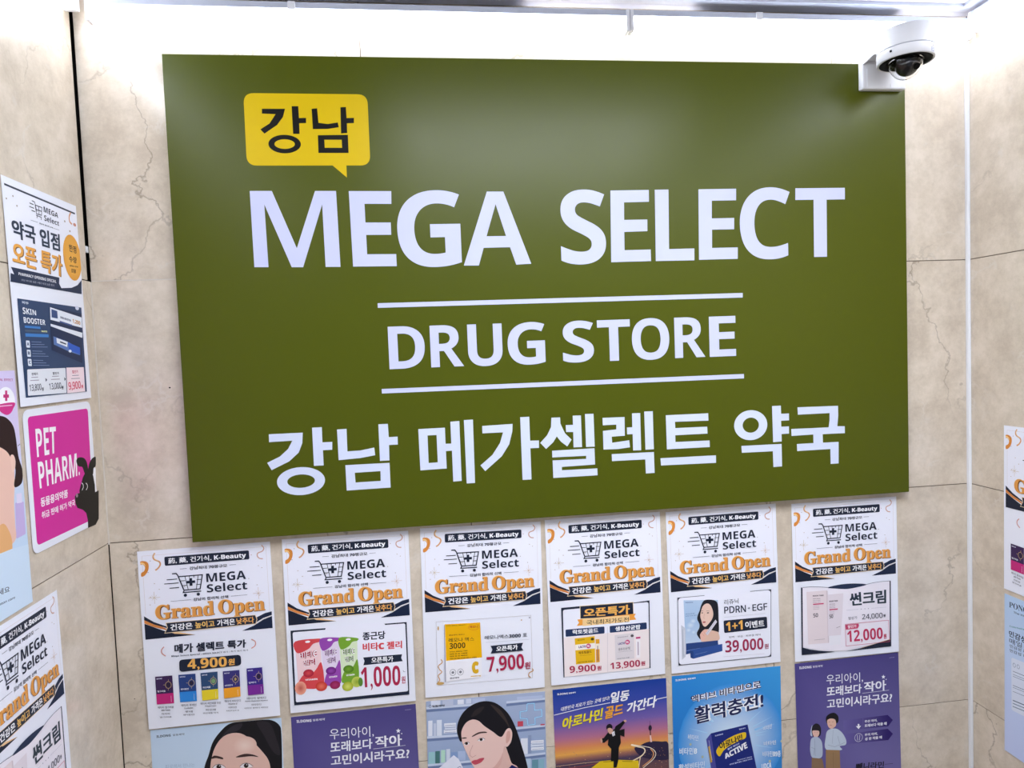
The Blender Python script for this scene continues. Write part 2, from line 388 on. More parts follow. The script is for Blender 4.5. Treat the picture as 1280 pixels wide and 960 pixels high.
# ------------------------------------------------------------------ LED lamps under the ceiling
def led(origin, rot, length, label):
    """lamp local frame: x along the lamp, y out from the wall (0..-.024), z up; origin at lower wall corner"""
    r = empty('led_lamp', (origin[0], origin[1], origin[2] + Z0), label=label, category='light', group='led lamps under the ceiling'); r.rotation_euler = (0, 0, rot)
    MB().box(.004, length - .004, -.020, -.0005, .0245, .0345, .001).build('housing', M_ALUL, r)
    m = MB(); n = 10; pts = [(-.0035 - .0165 * math.sin(math.pi * i / n) ** .8, .0245 - .0245 * (1 - math.cos(math.pi * i / n)) / 2) for i in range(n + 1)]
    pts = [(-.001, .0245)] + pts + [(-.001, 0)]
    A = [(.006, y, z) for y, z in pts]; B = [(length - .006, y, z) for y, z in pts]
    for i in range(len(pts) - 1): m.face([A[i], A[i + 1], B[i + 1], B[i]], 0, True)
    m.build('diffuser', M_LED, r)
    for ca in (0, length - .006): MB().box(ca, ca + .006, -.021, -.0005, -.0005, .035, .001).build('end_cap', M_WHITE, r)
    MB().box(length * .2, length * .8, -.0005, .0085, .010, .030).build('wall_foot', M_WHITE, r)
    c = MB(); c.box(length * .35, length * .35 + .012, -.0215, -.019, .022, .0352, .0006); c.build('mounting_clip', M_WHITE, r)
    return r
led((.0415, -.0090, .7900), 0, .860, 'left one of the two white led lamps above the green sign')
led((.9025, -.0090, .7905), 0, XR - .0095 - .9025, 'right one of the two white led lamps above the sign, behind the security camera')
led((XL + .006, -.90, .7990), math.pi / 2, .866, 'white led lamp along the top of the left marble wall near the corner')
led((XL + .006, -1.82, .7990), math.pi / 2, .915, 'white led lamp along the top of the left marble wall toward the lobby')
led((XR - .006, -.034, .7960), -math.pi / 2, .866, 'white led lamp along the top of the right marble wall near the corner')
led((XR - .006, -.902, .7960), -math.pi / 2, .915, 'white led lamp along the top of the right marble wall toward the lobby')

# ------------------------------------------------------------------ the big green sign
SX0, SX1, SZ0, SZ1, ST = .1456, 1.4120, -.0316, .7448, .020
SK = 1.00886
sign = empty('shop_sign', ((SX0 + SX1) / 2, 0, SZ0 + Z0), label='large olive green sign board with white shop name, drug store line and yellow speech bubble', category='sign')
hx = (SX1 - SX0) / 2
MB().box(-hx, hx, -ST, -.0006, 0, SZ1 - SZ0, .0012).build('sign_board', M_GREEN, sign)
SIGN = {'head' :[
('poly',[(120.1,557.6),(154.0,557.3),(187.9,465.8),(221.1,556.6),(254.1,556.3),(255.0,434.5),(231.5,435.1),(231.2,535.0),(196.2,435.4),(178.4,435.8),(141.3,536.1),(142.3,436.7),(120.5,437.2)]) ,
('poly',[(274.2,555.9),(342.0,555.2),(341.2,534.6),(298.2,535.2),(298.2,505.2),(338.8,504.6),(338.6,484.7),(298.4,485.2),(298.5,453.9),(345.1,453.2),(345.2,433.6),(275.1,434.5)]) ,
('poly',[(498.4,552.9),(526.0,552.7),(568.4,432.4),(542.9,431.5),(533.6,460.6),(489.3,460.5),(480.1,431.5),(455.1,432.0)]) ,
('hole',[(512.1,532.1),(527.6,479.4),(494.9,479.5)]) ,
('poly',[(709.0,552.6),(776.4,553.0),(776.1,533.0),(732.2,532.5),(731.5,502.9),(772.3,503.0),(771.9,483.2),(731.1,482.6),(730.6,451.6),(776.8,451.9),(776.8,432.2),(706.5,431.8)]) ,
('poly',[(787.1,553.2),(811.4,553.4),(809.5,452.0),(855.1,452.1),(854.6,431.8),(785.3,432.0)]) ,
('poly',[(865.2,553.2),(933.6,553.6),(933.1,533.7),(888.8,533.5),(888.0,503.1),(928.8,503.3),(928.3,483.9),(888.0,483.8),(887.2,452.3),(934.2,452.4),(933.7,432.6),(863.0,432.4)]) ,
('poly',[(1043.3,553.4),(1136.8,553.3),(1136.5,533.0),(1101.7,532.9),(1100.8,432.6),(1076.2,432.6),(1077.0,533.1),(1042.8,533.0)]) ,
('G',[348.8,430.7,452.1,556.0]) ,
('S',[620.2,429.2,698.4,554.8]) ,
('C',[939.0,430.4,1032.3,555.5]) ,
],
'store' :[
('D',[325.6,265.2,384.6,335.1]) ,
('R',[393.9,265.3,448.5,334.5]) ,
('U',[456.1,263.8,514.0,334.2]) ,
('G',[523.1,263.1,586.8,334.8]) ,
('S',[617.1,263.3,671.2,334.4]) ,
('T',[677.9,263.6,735.7,333.8]) ,
('O',[738.7,262.6,805.4,334.5]) ,
('R',[815.1,263.8,870.3,333.8]) ,
('E',[878.1,263.3,926.7,333.5]) ,
],
'korean' :[
('poly',[(128.0,168.2),(181.4,168.0),(179.8,150.9),(173.3,135.7),(157.6,122.2),(129.3,109.5),(122.9,121.9),(143.1,130.8),(156.8,142.5),(164.3,155.7),(127.7,155.4)]) ,
('poly',[(196.5,175.3),(212.0,175.3),(211.8,150.3),(227.4,150.2),(226.7,137.3),(211.9,137.4),(211.8,112.3),(196.2,112.5)]) ,
('ring',[(174.6,88.7),(212.7,86.3),(175.8,111.7),(196.5,87.3),(175.2,99.7)]) ,
('poly',[(236.0,170.1),(251.3,170.5),(250.9,133.2),(272.0,133.5),(294.5,137.0),(295.5,124.3),(271.4,120.9),(236.1,119.5)]) ,
('poly',[(303.0,175.2),(318.4,175.1),(318.9,153.0),(333.3,153.0),(333.1,139.9),(318.7,139.9),(318.2,114.2),(302.7,114.3)]) ,
('poly',[(246.4,110.6),(318.1,110.2),(318.0,68.9),(246.5,68.4)]) ,
('hole',[(261.0,97.1),(302.7,97.3),(302.3,81.0),(261.4,80.9)]) ,
('poly',[(367.8,163.8),(411.9,163.8),(412.0,95.0),(368.1,94.5)]) ,
('hole',[(382.6,152.3),(397.5,152.2),(397.5,106.3),(382.4,106.0)]) ,
('poly',[(411.5,136.7),(421.4,136.5),(421.4,173.3),(436.5,173.7),(436.1,72.5),(421.8,72.2),(422.0,124.5),(411.3,124.3)]) ,
('poly',[(444.1,174.9),(459.3,174.9),(458.4,67.5),(444.3,67.6)]) ,
('poly',[(474.4,163.3),(526.1,164.2),(525.2,151.7),(519.0,129.8),(505.7,110.3),(476.4,86.6),(468.8,96.8),(489.6,113.3),(503.3,132.7),(509.3,150.6),(474.3,150.9)]) ,
('poly',[(539.5,174.8),(555.0,174.8),(555.0,133.9),(570.2,133.4),(569.7,120.8),(554.9,120.9),(554.9,67.5),(539.4,67.6)]) ,
('poly',[(593.1,171.2),(608.1,170.9),(608.4,160.2),(615.7,143.3),(626.8,131.8),(618.9,120.4),(608.0,129.5),(601.2,138.7),(594.8,129.1),(582.0,118.2),(572.2,129.2),(584.6,141.5),(591.8,155.2)]) ,
('poly',[(630.2,172.8),(644.6,172.5),(644.6,118.0),(629.7,118.1),(630.1,144.6),(617.7,145.3),(617.4,157.2),(630.1,157.0)]) ,
('poly',[(651.7,174.5),(666.6,174.3),(666.9,117.4),(651.6,117.8)]) ,
('poly',[(592.2,114.6),(666.3,114.6),(666.5,86.4),(608.1,85.7),(608.1,80.0),(670.2,79.5),(670.3,67.5),(592.6,67.6),(592.5,97.8),(651.1,97.1),(651.3,102.4),(592.2,103.0)]) ,
('poly',[(682.3,166.3),(721.3,165.8),(720.8,133.3),(697.5,132.9),(697.9,122.3),(728.4,125.0),(729.4,112.7),(707.8,110.8),(682.2,111.5),(682.3,143.7),(706.0,145.1),(706.3,153.4),(682.4,153.5)]) ,
('poly',[(734.8,171.5),(749.5,171.2),(749.2,106.5),(734.7,106.8),(734.8,135.4),(725.0,135.4),(724.9,147.4),(734.5,147.4)]) ,
('poly',[(756.7,173.5),(772.0,173.2),(772.0,106.9),(756.9,106.8)]) ,
('poly',[(696.5,102.6),(771.9,102.0),(772.2,65.3),(756.4,65.3),(756.1,89.9),(696.6,90.4)]) ,
('poly',[(795.3,165.0),(872.4,164.6),(872.7,151.7),(811.6,152.7),(811.9,141.7),(870.1,141.1),(870.4,128.9),(811.5,129.1),(811.4,117.3),(873.8,116.5),(874.0,104.9),(795.5,105.3)]) ,
('poly',[(783.4,90.3),(884.9,89.6),(884.8,76.2),(784.2,77.6)]) ,
('ring',[(950.9,139.5),(981.9,137.9),(951.5,166.2),(966.1,138.7),(951.2,152.9)]) ,
('poly',[(991.5,171.4),(1008.0,171.5),(1008.3,156.9),(1023.1,156.7),(1023.1,144.4),(1008.0,144.4),(1008.1,133.7),(1022.6,133.5),(1022.6,120.6),(1008.4,120.5),(1008.4,107.1),(992.2,106.9)]) ,
('poly',[(932.5,103.5),(1008.1,102.9),(1008.1,62.4),(991.8,62.2),(991.2,90.6),(933.1,91.2)]) ,
('poly',[(1039.6,166.8),(1117.2,165.8),(1117.5,148.3),(1115.4,128.9),(1129.6,128.1),(1129.7,115.6),(1086.8,116.0),(1087.1,100.7),(1117.3,100.4),(1116.7,61.2),(1101.2,61.3),(1101.1,88.3),(1037.5,88.3),(1037.1,101.0),(1068.8,100.9),(1068.8,116.4),(1027.3,116.1),(1027.0,128.5),(1098.4,127.8),(1100.5,140.7),(1100.7,153.4),(1040.0,153.6)]) ,
],
'bubtext' :[
('poly',[(145.9,686.0),(181.5,686.2),(177.5,673.3),(167.8,660.8),(147.7,647.2),(141.8,653.9),(156.3,663.1),(166.4,677.7),(145.5,678.6)]) ,
('poly',[(191.8,690.4),(202.2,690.4),(202.2,671.7),(213.3,672.1),(212.9,663.9),(202.1,663.6),(201.9,646.9),(191.8,646.9)]) ,
('ring',[(177.9,630.9),(203.0,630.8),(178.6,645.5),(193.6,630.8),(178.3,638.4)]) ,
('poly',[(222.5,686.4),(231.3,687.2),(232.1,664.3),(246.9,662.6),(262.4,665.1),(263.7,657.5),(246.5,654.8),(222.8,654.4)]) ,
('poly',[(267.7,689.1),(276.5,689.5),(276.7,672.0),(288.3,672.4),(287.9,664.1),(276.6,663.7),(276.5,648.3),(266.6,647.6)]) ,
('poly',[(230.1,644.8),(277.4,645.5),(277.0,616.6),(229.6,616.8)]) ,
('hole',[(239.9,637.6),(267.1,637.6),(267.1,624.9),(239.9,625.0)]) ,
],}
def ringpts(pts):
    c, r, t, ri, ti = pts; o = []; R = abs(r[0] - c[0]); Tt = abs(t[1] - c[1]); r2 = abs(ri[0] - c[0]); t2 = abs(ti[1] - c[1]); n = 40
    a = [(c[0] + R * math.cos(2 * math.pi * i / n), c[1] + Tt * math.sin(2 * math.pi * i / n)) for i in range(n)]
    b = [(c[0] + r2 * math.cos(2 * math.pi * i / n), c[1] + t2 * math.sin(2 * math.pi * i / n)) for i in range(n)]
    return a, b
set_type({(it[0], 'b') for v in SIGN.values() for it in v if it[0] not in ('poly', 'hole', 'ring')}, 12)
sh = Sheet((-hx, -ST, 0), (1, 0, 0), (0, 0, 1), (0, -1, 0), scale=.001 * SK)
sh.STEP = 4e-5
def sign_text(part, col, items):
    pend = None
    for it in items + [('end', [])]:
        if it[0] == 'hole': sh.poly(part, col, pend, [it[1]]); pend = None; continue
        if pend: sh.poly(part, col, pend); pend = None
        if it[0] == 'poly': pend = it[1]
        elif it[0] == 'ring': a, b = ringpts(it[1]); sh.poly(part, col, a, [b])
        elif it[0] != 'end':
            x0, y0, x1, y1 = it[1]; sh.text(part, col, it[0], 'b', 0, [(x0, y1), (x1, y1), (x1, y0), (x0, y0)])
LET = 'c6caec'
sh.depth += 4e-5
sign_text('shop_name_text', LET, SIGN['head']); sign_text('drug_store_text', LET, SIGN['store']); sign_text('korean_name_text', 'd0d8ee', SIGN['korean'])
sh.poly('rule', LET, [(311.4, 374), (941.4, 372.9), (941.2, 365), (311.4, 366.5)])
sh.depth += 1e-5
sh.poly('rule_lower', LET, [(311.2, 233.2), (940.3, 230.8), (940.3, 223), (311.3, 225.8)])
bub = sh.rounded([(119, 710.3), (311.3, 709.8), (310.6, 596.6), (118, 597.3)], 16, 8)
sh.poly('speech_bubble', 'd6b600', bub); sh.depth += 1e-5; sh.poly('speech_bubble', 'd6b600', [(249, 598.5), (272.3, 577.6), (272.6, 598.5)])
sh.depth += 4e-5; sign_text('bubble_text', '0c0a06', SIGN['bubtext'])
sh.build(sign, M_SIGNPRINT)
for o in list(sign.children):
    if o.name.startswith('rule_lower'): o.name = 'rule.001'
    if o.name == 'bubble_text':
        bb = [c for c in sign.children if c.name == 'speech_bubble'][0]; o.parent = bb

# ------------------------------------------------------------------ posters
ART={
'header':(
('P','header_print','eff0fc',((4.5,5),(206,5),(206,146.5),(4.5,146.5))),
('L','header_print','cfc3b4',0.35,((7,8),(203,8),(203,118))),
('L','header_print','cfc3b4',0.35,((7,8),(7,106))),
('E','header_print','b9a58c',186.1,86.4,0.9,0.6,'b9a58c'),
('E','header_print','c9b49a',187.9,89.1,0.9,0.6,'b9a58c'),
('E','header_print','c9b49a',178.7,20.1,0.9,0.6,'b9a58c'),
('E','header_print','c9b49a',99.9,20.3,0.9,0.6,'b9a58c'),
('E','header_print','c9b49a',9.4,39.2,0.9,0.6,'b9a58c'),
('E','header_print','8a8ea0',172.5,59.3,0.9,0.6,'b9a58c'),
('E','header_print','c9b49a',23.7,55,0.9,0.6,'b9a58c'),
('E','header_print','8a8ea0',185.2,71.1,0.9,0.6,'b9a58c'),
('E','header_print','b9a58c',70.2,63.9,0.9,0.6,'b9a58c'),
('E','header_print','b9a58c',189.3,39.1,0.9,0.6,'b9a58c'),
('E','header_print','c9b49a',16.3,76.8,0.9,0.6,'b9a58c'),
('E','header_print','b9a58c',194.6,42.8,0.9,0.6,'b9a58c'),
('E','header_print','b9a58c',93.2,31.3,0.9,0.6,'b9a58c'),
('E','header_print','9aa0b4',19.5,17.1,0.9,0.6,'b9a58c'),
('E','header_print','c9b49a',14.9,89.6,0.9,0.6,'b9a58c'),
('E','header_print','8a8ea0',158.1,50.1,0.9,0.6,'b9a58c'),
('E','header_print','9aa0b4',15.1,35.6,0.9,0.6,'b9a58c'),
('E','header_print','b9a58c',30.7,65,0.9,0.6,'b9a58c'),
('S','header_print','d98a3c',((4.5,16.7),(12,17),(16.5,22),(15.5,32),(10,40),(4.5,41.7),(4.5,36),(9,33),(11,27),(8,22),(4.5,22))),
('S','header_print','f6cf8e',((4.5,18.5),(10,20),(12,26),(9,22),(4.5,21))),
('C','header_print','d9a070',2.4,((27.5,4.5),(24.6,10),(26,15),(33,19),(34.8,24),(31,30),(26.6,33))),
('C','header_print','f3d4a8',1,((27.5,5),(25.4,10),(27,14.5),(33,18))),
('C','header_print','cfa79a',1.8,((196,5),(199.5,10),(197,15),(189.5,18),(188.6,23),(192,27),(197,28))),
('L','header_print','c9b593',0.5,((13.2,78.4),(31.2,78.4))),
('L','header_print','c9b593',0.5,((22.2,68.4),(22.2,88.4))),
('L','header_print','c9b593',0.35,((18.2,74.4),(26.2,82.4))),
('L','header_print','c9b593',0.35,((18.2,82.4),(26.2,74.4))),
('L','header_print','d6b9a4',0.5,((177.7,85.2),(195.7,85.2))),
('L','header_print','d6b9a4',0.5,((186.7,75.2),(186.7,95.2))),
('L','header_print','d6b9a4',0.35,((182.7,81.2),(190.7,89.2))),
('L','header_print','d6b9a4',0.35,((182.7,89.2),(190.7,81.2))),
('P','header_print','171f33',((4.3,120),(20,128),(38,136.5),(83,145.9),(4.3,146.6))),
('P','header_print','d88a48',((4.3,111),(20,121),(38,131.5),(38,134),(19,127),(4.3,119.5))),
('P','header_print','171f33',((4.3,107.5),(19,118.5),(40,128.6),(40,131),(19,122.5),(4.3,114))),
('P','header_print','f2c691',((38,135),(60,140),(83,145.9),(50,141))),
('P','header_print','16233f',((181,126),(195,120),(206.2,118),(206.2,124),(192,128),(178,135.5))),
('P','header_print','16233f',((206.2,126),(192,130.5),(177.2,139),(156.9,146.4),(206.2,146.4))),
('L','header_print','f0e2cc',0.6,((176,138),(190,130),(206,124.6))),
('R','category_badge','1c2438',((41.9,12),(175.5,12),(175.5,26.9),(41.9,26.9)),2.5),
('T','category_badge','f6f6fb','葯, 藥, 건기식, K-Beauty','b',0.02,((47.5,14.6),(170.5,14.6),(170.5,25.6),(47.5,25.6))),
('T','logo','1c2438','강남최대 70평규모','b',0.015,((79.8,31.6),(139.7,31.6),(139.7,37.3),(79.8,37.3))),
('L','logo','3a4256',0.5,((64.8,34),(75.8,34))),
('L','logo','3a4256',0.5,((143,34),(153.5,34))),
('L','logo','1c2438',1.3,((43.2,50.3),(59.8,50.3))),
('L','logo','1c2438',1.3,((39.1,56.9),(61.5,56.9))),
('L','logo','1c2438',1.3,((46.8,64.6),(61.8,64.6))),
('L','logo','1c2438',1.9,((52.2,41),(58.5,41),(61,44.5),(69,69.5))),
('L','logo','1c2438',1.7,((61.5,46.6),(99.5,46.6),(94.6,69.8),(69,69.8))),
('L','logo','1c2438',1.7,((69.5,70),(67.8,73.6),(96,73.6))),
('L','logo','1c2438',1,((64.5,54),(72,54))),
('L','logo','1c2438',1,((66.5,62),(74,62))),
('L','logo','1c2438',1,((90,54),(97.5,54))),
('L','logo','1c2438',1,((89,62),(96,62))),
('L','logo','1c2438',1,((72,47),(76,70))),
('L','logo','1c2438',1,((93,47),(88.5,70))),
('L','logo','1c2438',1,((79,47),(79,50))),
('L','logo','1c2438',1,((86,47),(86,50))),
('E','logo','1c2438',70.9,78.4,2.6,2.6,'1c2438'),
('E','logo','1c2438',91.2,78.4,2.6,2.6,'1c2438'),
('P','logo','1c2438',((78.6,50.6),(83,50.6),(83,54.8),(87.6,54.8),(87.6,59),(83,59),(83,63.4),(78.6,63.4),(78.6,59),(74.2,59),(74.2,54.8),(78.6,54.8))),
('T','logo','1c2438','MEGA','b',0,((105.4,45),(168.4,45),(168.4,59.6),(105.4,59.6))),
('T','logo','1c2438','Select','b',0,((105.2,62.8),(169.4,62.8),(169.4,77),(105.2,77))),
('L','logo','3a4256',0.5,((47.4,86.5),(79.1,86.5))),
('L','logo','3a4256',0.5,((142.7,86.3),(168.8,86.3))),
('T','logo','1c2438','강남의 합리적 선택','b',0.015,((83,84),(138.2,84),(138.2,89.4),(83,89.4))),
('T','grand_open_title','6b3a16','Grand','s',0.03,((23.2,91.8),(115.8,91.8),(115.4,116.4),(23.1,116.4))),
('T','grand_open_title','6b3a16','Open','s',0.03,((121.9,91.8),(196.6,91.8),(196.6,122.3),(121.8,122.3))),
('T','grand_open_title','e09a48','Grand','s',0.02,((22.4,91),(115,91),(114.6,115.6),(22.3,115.6))),
('T','grand_open_title','e09a48','Open','s',0.02,((121.1,91),(195.8,91),(195.8,121.5),(121,121.5))),
('T','grand_open_title','f7cf90','Grand','s',0,((22.1,90.6),(114.7,90.6),(114.3,115.2),(22,115.2))),
('T','grand_open_title','f7cf90','Open','s',0,((120.8,90.6),(195.5,90.6),(195.5,121.1),(120.7,121.1))),
('T','grand_open_title','e39a4a','Grand','s',0,((22.6,91.3),(115.2,91.3),(114.8,115.9),(22.6,115.9))),
('T','grand_open_title','e39a4a','Open','s',0,((121.3,91.3),(196.1,91.3),(196.1,121.8),(121.2,121.8))),
('P','slogan_ribbon','f0d6b0',((37.3,121.4),(179.8,121.2),(182.6,128.9),(180,136.6),(34.3,139),(39,130))),
('P','slogan_ribbon','1c2438',((38.5,122.1),(179,121.9),(181.4,128.9),(179.2,135.9),(35.6,138),(40.2,130))),
('T','slogan_ribbon','f8f8fb','건강은','b',0.025,((44.2,124.4),(79,124.4),(79,135.4),(44.2,135.4))),
('T','slogan_ribbon','efc06a','높이고','b',0.025,((83,124.2),(114,124.2),(114,135.2),(83,135.2))),
('T','slogan_ribbon','f8f8fb','가격은','b',0.025,((118,124),(146.5,124),(146.5,135),(118,135))),
('T','slogan_ribbon','efb060','낮추다','b',0.025,((149,123.8),(177.2,123.8),(177.2,134.8),(149,134.8))),
),
'vitamins':(
('T','offer_title','1c2438','메가 셀렉트 특가','b',0.03,((48.6,158.2),(162.5,161),(161.7,175.2),(48,174))),
('C','offer_title','d99a90',1.6,((32.3,160.9),(28.4,165.9),(28.7,171.6),(34,176.7))),
('C','offer_title','d99a90',1.6,((170.8,161.8),(176.8,166.3),(176.4,173),(170.1,177.3))),
('T','offer_title','3a4256','Mega Select Special / MEGA SELECT 메가 / 특가 메가 특가','b',0.005,((43.1,176.4),(164.9,178.4),(164.7,181.7),(42.8,179.9))),
('R','price_text','1c2438',((54.4,185.2),(152.5,186.2),(152.4,204.4),(54.2,205.6)),6),
('T','price_text','f0b45a','4,900','b',0.01,((67.5,184.8),(129.9,187.3),(129.2,206.4),(67,204.6))),
('T','price_text','f0b45a','원','b',0.03,((132.1,191.1),(142.5,191.4),(141.8,202.5),(131.4,202.7))),
('P','box_picture#0','3b2452',((15.5,209.5),(42.3,210),(42.5,256.9),(15.6,256))),
('P','box_picture#0','c42878',((15.5,238.7),(42.4,239.5),(42.5,256.9),(15.6,256))),
('O','box_picture#0','e8c878',35.3,225.3,4.8,5.9,0.5),
('E','box_picture#0','2a2038',35.3,225.3,3.1,3.8,'2a2038'),
('L','box_picture#0','e8c878',0.4,((27.3,224.4),(30.1,224.7))),
('L','box_picture#0','e8c878',0.4,((36,216),(35.8,219.1))),
('L','box_picture#0','e8c878',0.4,((34.9,231.4),(34.7,234.5))),
('T','box_picture#0','e8e8f2','밀크씨슬','b',0.02,((17.7,232.7),(30.3,233.1),(30.3,236.3),(17.7,236))),
('T','box_picture#0','d8d8e8','METAZ','b',0.03,((17.6,212.3),(26.2,212.5),(26.2,214.3),(17.6,214.2))),
('L','box_picture#0','f0f0f8',0.35,((38.4,243.6),(38.4,254.4))),
('T','product_caption#0','3c3c4c','메타지 밀크씨슬','b',0.01,((16.9,259.3),(41.6,260.8),(41.3,264.9),(16.6,263.4))),
('T','product_caption#0','3c3c4c','Milk Thistle','b',0.01,((22.1,265.3),(35.7,266.1),(35.5,268.7),(21.9,267.9))),
('T','product_caption#0','3c3c4c','타지씨','b',0.01,((22.3,271),(34.7,271.8),(34.4,275.1),(22.1,274.4))),
('T','product_caption#0','3c3c4c','밀크씨슬','b',0.01,((18.8,276.5),(37.4,277.7),(37.2,280.2),(18.7,279.1))),
('P','box_picture#1','28417e',((52,210),(78.8,210.7),(78.5,256.9),(52.1,256.4))),
('P','box_picture#1','2e86d8',((52.1,239.2),(78.6,239.8),(78.5,256.9),(52.1,256.4))),
('O','box_picture#1','e8c878',71.7,225.8,4.8,5.9,0.5),
('E','box_picture#1','2a2038',71.7,225.8,3.1,3.8,'2a2038'),
('L','box_picture#1','e8c878',0.4,((63.6,224.9),(66.5,225.2))),
('L','box_picture#1','e8c878',0.4,((72.3,216.5),(72.1,219.6))),
('L','box_picture#1','e8c878',0.4,((71.3,231.9),(71.1,235))),
('T','box_picture#1','e8e8f2','루테인','b',0.02,((54.2,233.2),(66.6,233.5),(66.6,236.7),(54.2,236.4))),
('T','box_picture#1','d8d8e8','METAZ','b',0.03,((54.2,212.8),(62.7,213.1),(62.7,214.9),(54.2,214.7))),
('L','box_picture#1','f0f0f8',0.35,((74.6,243.9),(74.5,254.5))),
('T','product_caption#1','3c3c4c','메타지 루테인','b',0.01,((53.5,259.6),(77.5,261),(77.2,265.2),(53.3,263.7))),
('T','product_caption#1','3c3c4c','Lutein','b',0.01,((58.5,265.6),(71.7,266.4),(71.5,269),(58.4,268.2))),
('T','product_caption#1','3c3c4c','루테','b',0.01,((58.8,271.3),(70.7,272.1),(70.5,275.4),(58.6,274.7))),
('T','product_caption#1','3c3c4c','루테인','b',0.01,((55.4,276.8),(73.4,277.9),(73.2,280.5),(55.2,279.4))),
('P','box_picture#2','2c4a72',((87,210.6),(113.9,210.8),(112.7,257.3),(87.1,257.1))),
('P','box_picture#2','ead22e',((87.1,239.8),(113.2,240.1),(112.7,257.3),(87.1,257.1))),
('O','box_picture#2','e8c878',106.6,226,4.8,6,0.5),
('E','box_picture#2','7aa06a',106.6,226,3.2,3.9,'7aa06a'),
('L','box_picture#2','e8c878',0.4,((98.5,225.2),(101.4,225.5))),
('L','box_picture#2','e8c878',0.4,((107.2,216.8),(107,219.8))),
('L','box_picture#2','e8c878',0.4,((106.2,232.2),(106,235.3))),
('T','box_picture#2','e8e8f2','파인애플','b',0.02,((89.1,233.8),(101.5,233.9),(101.4,237.2),(89.1,237.1))),
('T','box_picture#2','d8d8e8','METAZ','b',0.03,((89.1,213.4),(97.7,213.4),(97.7,215.3),(89.1,215.2))),
('L','box_picture#2','f0f0f8',0.35,((109.2,244.2),(108.9,254.9))),
('T','product_caption#2','3c3c4c','메타지 파인애플 타민','b',0.01,((84,259.9),(116.3,261.9),(116.1,266),(83.8,264))),
('T','product_caption#2','3c3c4c','Pineapple Enzyme','b',0.01,((90.9,266),(108.7,267.1),(108.5,269.7),(90.8,268.6))),
('T','product_caption#2','3c3c4c','파인애','b',0.01,((91.4,271.8),(107.5,272.8),(107.3,276.2),(91.2,275.2))),
('T','product_caption#2','3c3c4c','파인애플 타지','b',0.01,((87,277.2),(111.2,278.8),(111.1,281.4),(86.8,279.8))),
('P','box_picture#3','3a3478',((122.6,211.2),(149,211.6),(148.3,256.7),(122,257.3))),
('P','box_picture#3','f4a62c',((122.2,240.2),(148.6,240),(148.3,256.7),(122,257.3))),
('O','box_picture#3','e8c878',141.9,226.4,4.9,6,0.5),
('E','box_picture#3','2a2038',141.9,226.4,3.2,3.9,'2a2038'),
('L','box_picture#3','e8c878',0.4,((133.7,225.6),(136.6,225.9))),
('L','box_picture#3','e8c878',0.4,((142.5,217.1),(142.3,220.2))),
('L','box_picture#3','e8c878',0.4,((141.5,232.7),(141.4,235.8))),
('T','box_picture#3','e8c878','D','b',0.03,((140.6,223.9),(143.5,224.3),(143.2,228.9),(140.3,228.6))),
('T','box_picture#3','e8e8f2','비타민디','b',0.02,((124.4,234.2),(136.8,234.2),(136.7,237.3),(124.3,237.4))),
('T','box_picture#3','d8d8e8','METAZ','b',0.03,((124.7,214),(133.1,214.1),(133.1,215.9),(124.7,215.8))),
('L','box_picture#3','f0f0f8',0.35,((144.5,244.1),(144.4,254.5))),
('T','product_caption#3','3c3c4c','메타지 비타민디','b',0.01,((122.5,259.9),(148.3,261.5),(148,265.6),(122.3,264.1))),
('T','product_caption#3','3c3c4c','Vitamin D','b',0.01,((128,266),(142.1,266.9),(142,269.5),(127.8,268.6))),
('T','product_caption#3','3c3c4c','비타민','b',0.01,((128.2,271.7),(141.1,272.5),(140.9,275.9),(128,275.1))),
('T','product_caption#3','3c3c4c','비타디','b',0.01,((124.7,277.3),(144,278.5),(143.8,281.1),(124.5,279.9))),
('P','box_picture#4','3a2a86',((160.6,210.4),(185.7,210.7),(186.1,256.1),(160.5,256.2))),
('P','box_picture#4','7a2a96',((160.6,239.3),(186,239.3),(186.1,256.1),(160.5,256.2))),
('O','box_picture#4','e8c878',179.3,225.6,4.8,6,0.5),
('E','box_picture#4','2a2038',179.3,225.6,3.1,3.9,'2a2038'),
('L','box_picture#4','e8c878',0.4,((171,224.8),(173.9,225.1))),
('L','box_picture#4','e8c878',0.4,((179.8,216.3),(179.6,219.4))),
('L','box_picture#4','e8c878',0.4,((178.9,231.9),(178.7,235))),
('T','box_picture#4','e8e8f2','알파디','b',0.02,((162.6,233.3),(174.5,233.3),(174.5,236.5),(162.6,236.5))),
('T','box_picture#4','d8d8e8','METAZ','b',0.03,((162.6,213.2),(170.6,213.3),(170.6,215.1),(162.6,215))),
('L','box_picture#4','f0f0f8',0.35,((182.2,243.4),(182.2,253.9))),
('T','product_caption#4','3c3c4c','메타지 알파디','b',0.01,((158.4,259),(188.8,260.8),(188.5,265),(158.2,263.1))),
('T','product_caption#4','3c3c4c','Vitamin Magnesium Vitamin D','b',0.01,((155.1,264.5),(191.5,266.8),(191.3,269.4),(154.9,267.1))),
('T','product_caption#4','3c3c4c','비타민디','b',0.01,((165.3,270.9),(180.5,271.9),(180.3,275.3),(165.1,274.3))),
('T','product_caption#4','3c3c4c','비타민 알파디 비타민','b',0.01,((153.6,276),(191.6,278.3),(191.4,281),(153.5,278.6))),
),
'jelly':(
('P','offer_frame','1c2438',((7,155.6),(200.4,157.7),(199.5,284.4),(7,283.5))),
('P','offer_frame','eff0fc',((65.6,153.5),(161.1,154.5),(165,161.2),(63,161.1))),
('R','offer_frame','eff0fc',((10.2,158.5),(197.9,159.8),(197.6,278.5),(9.9,278.7)),3),
('T','offer_text','1c2438','종근당','b',0.03,((125.4,168.8),(163.7,169.4),(163.1,183.8),(125.1,183.1))),
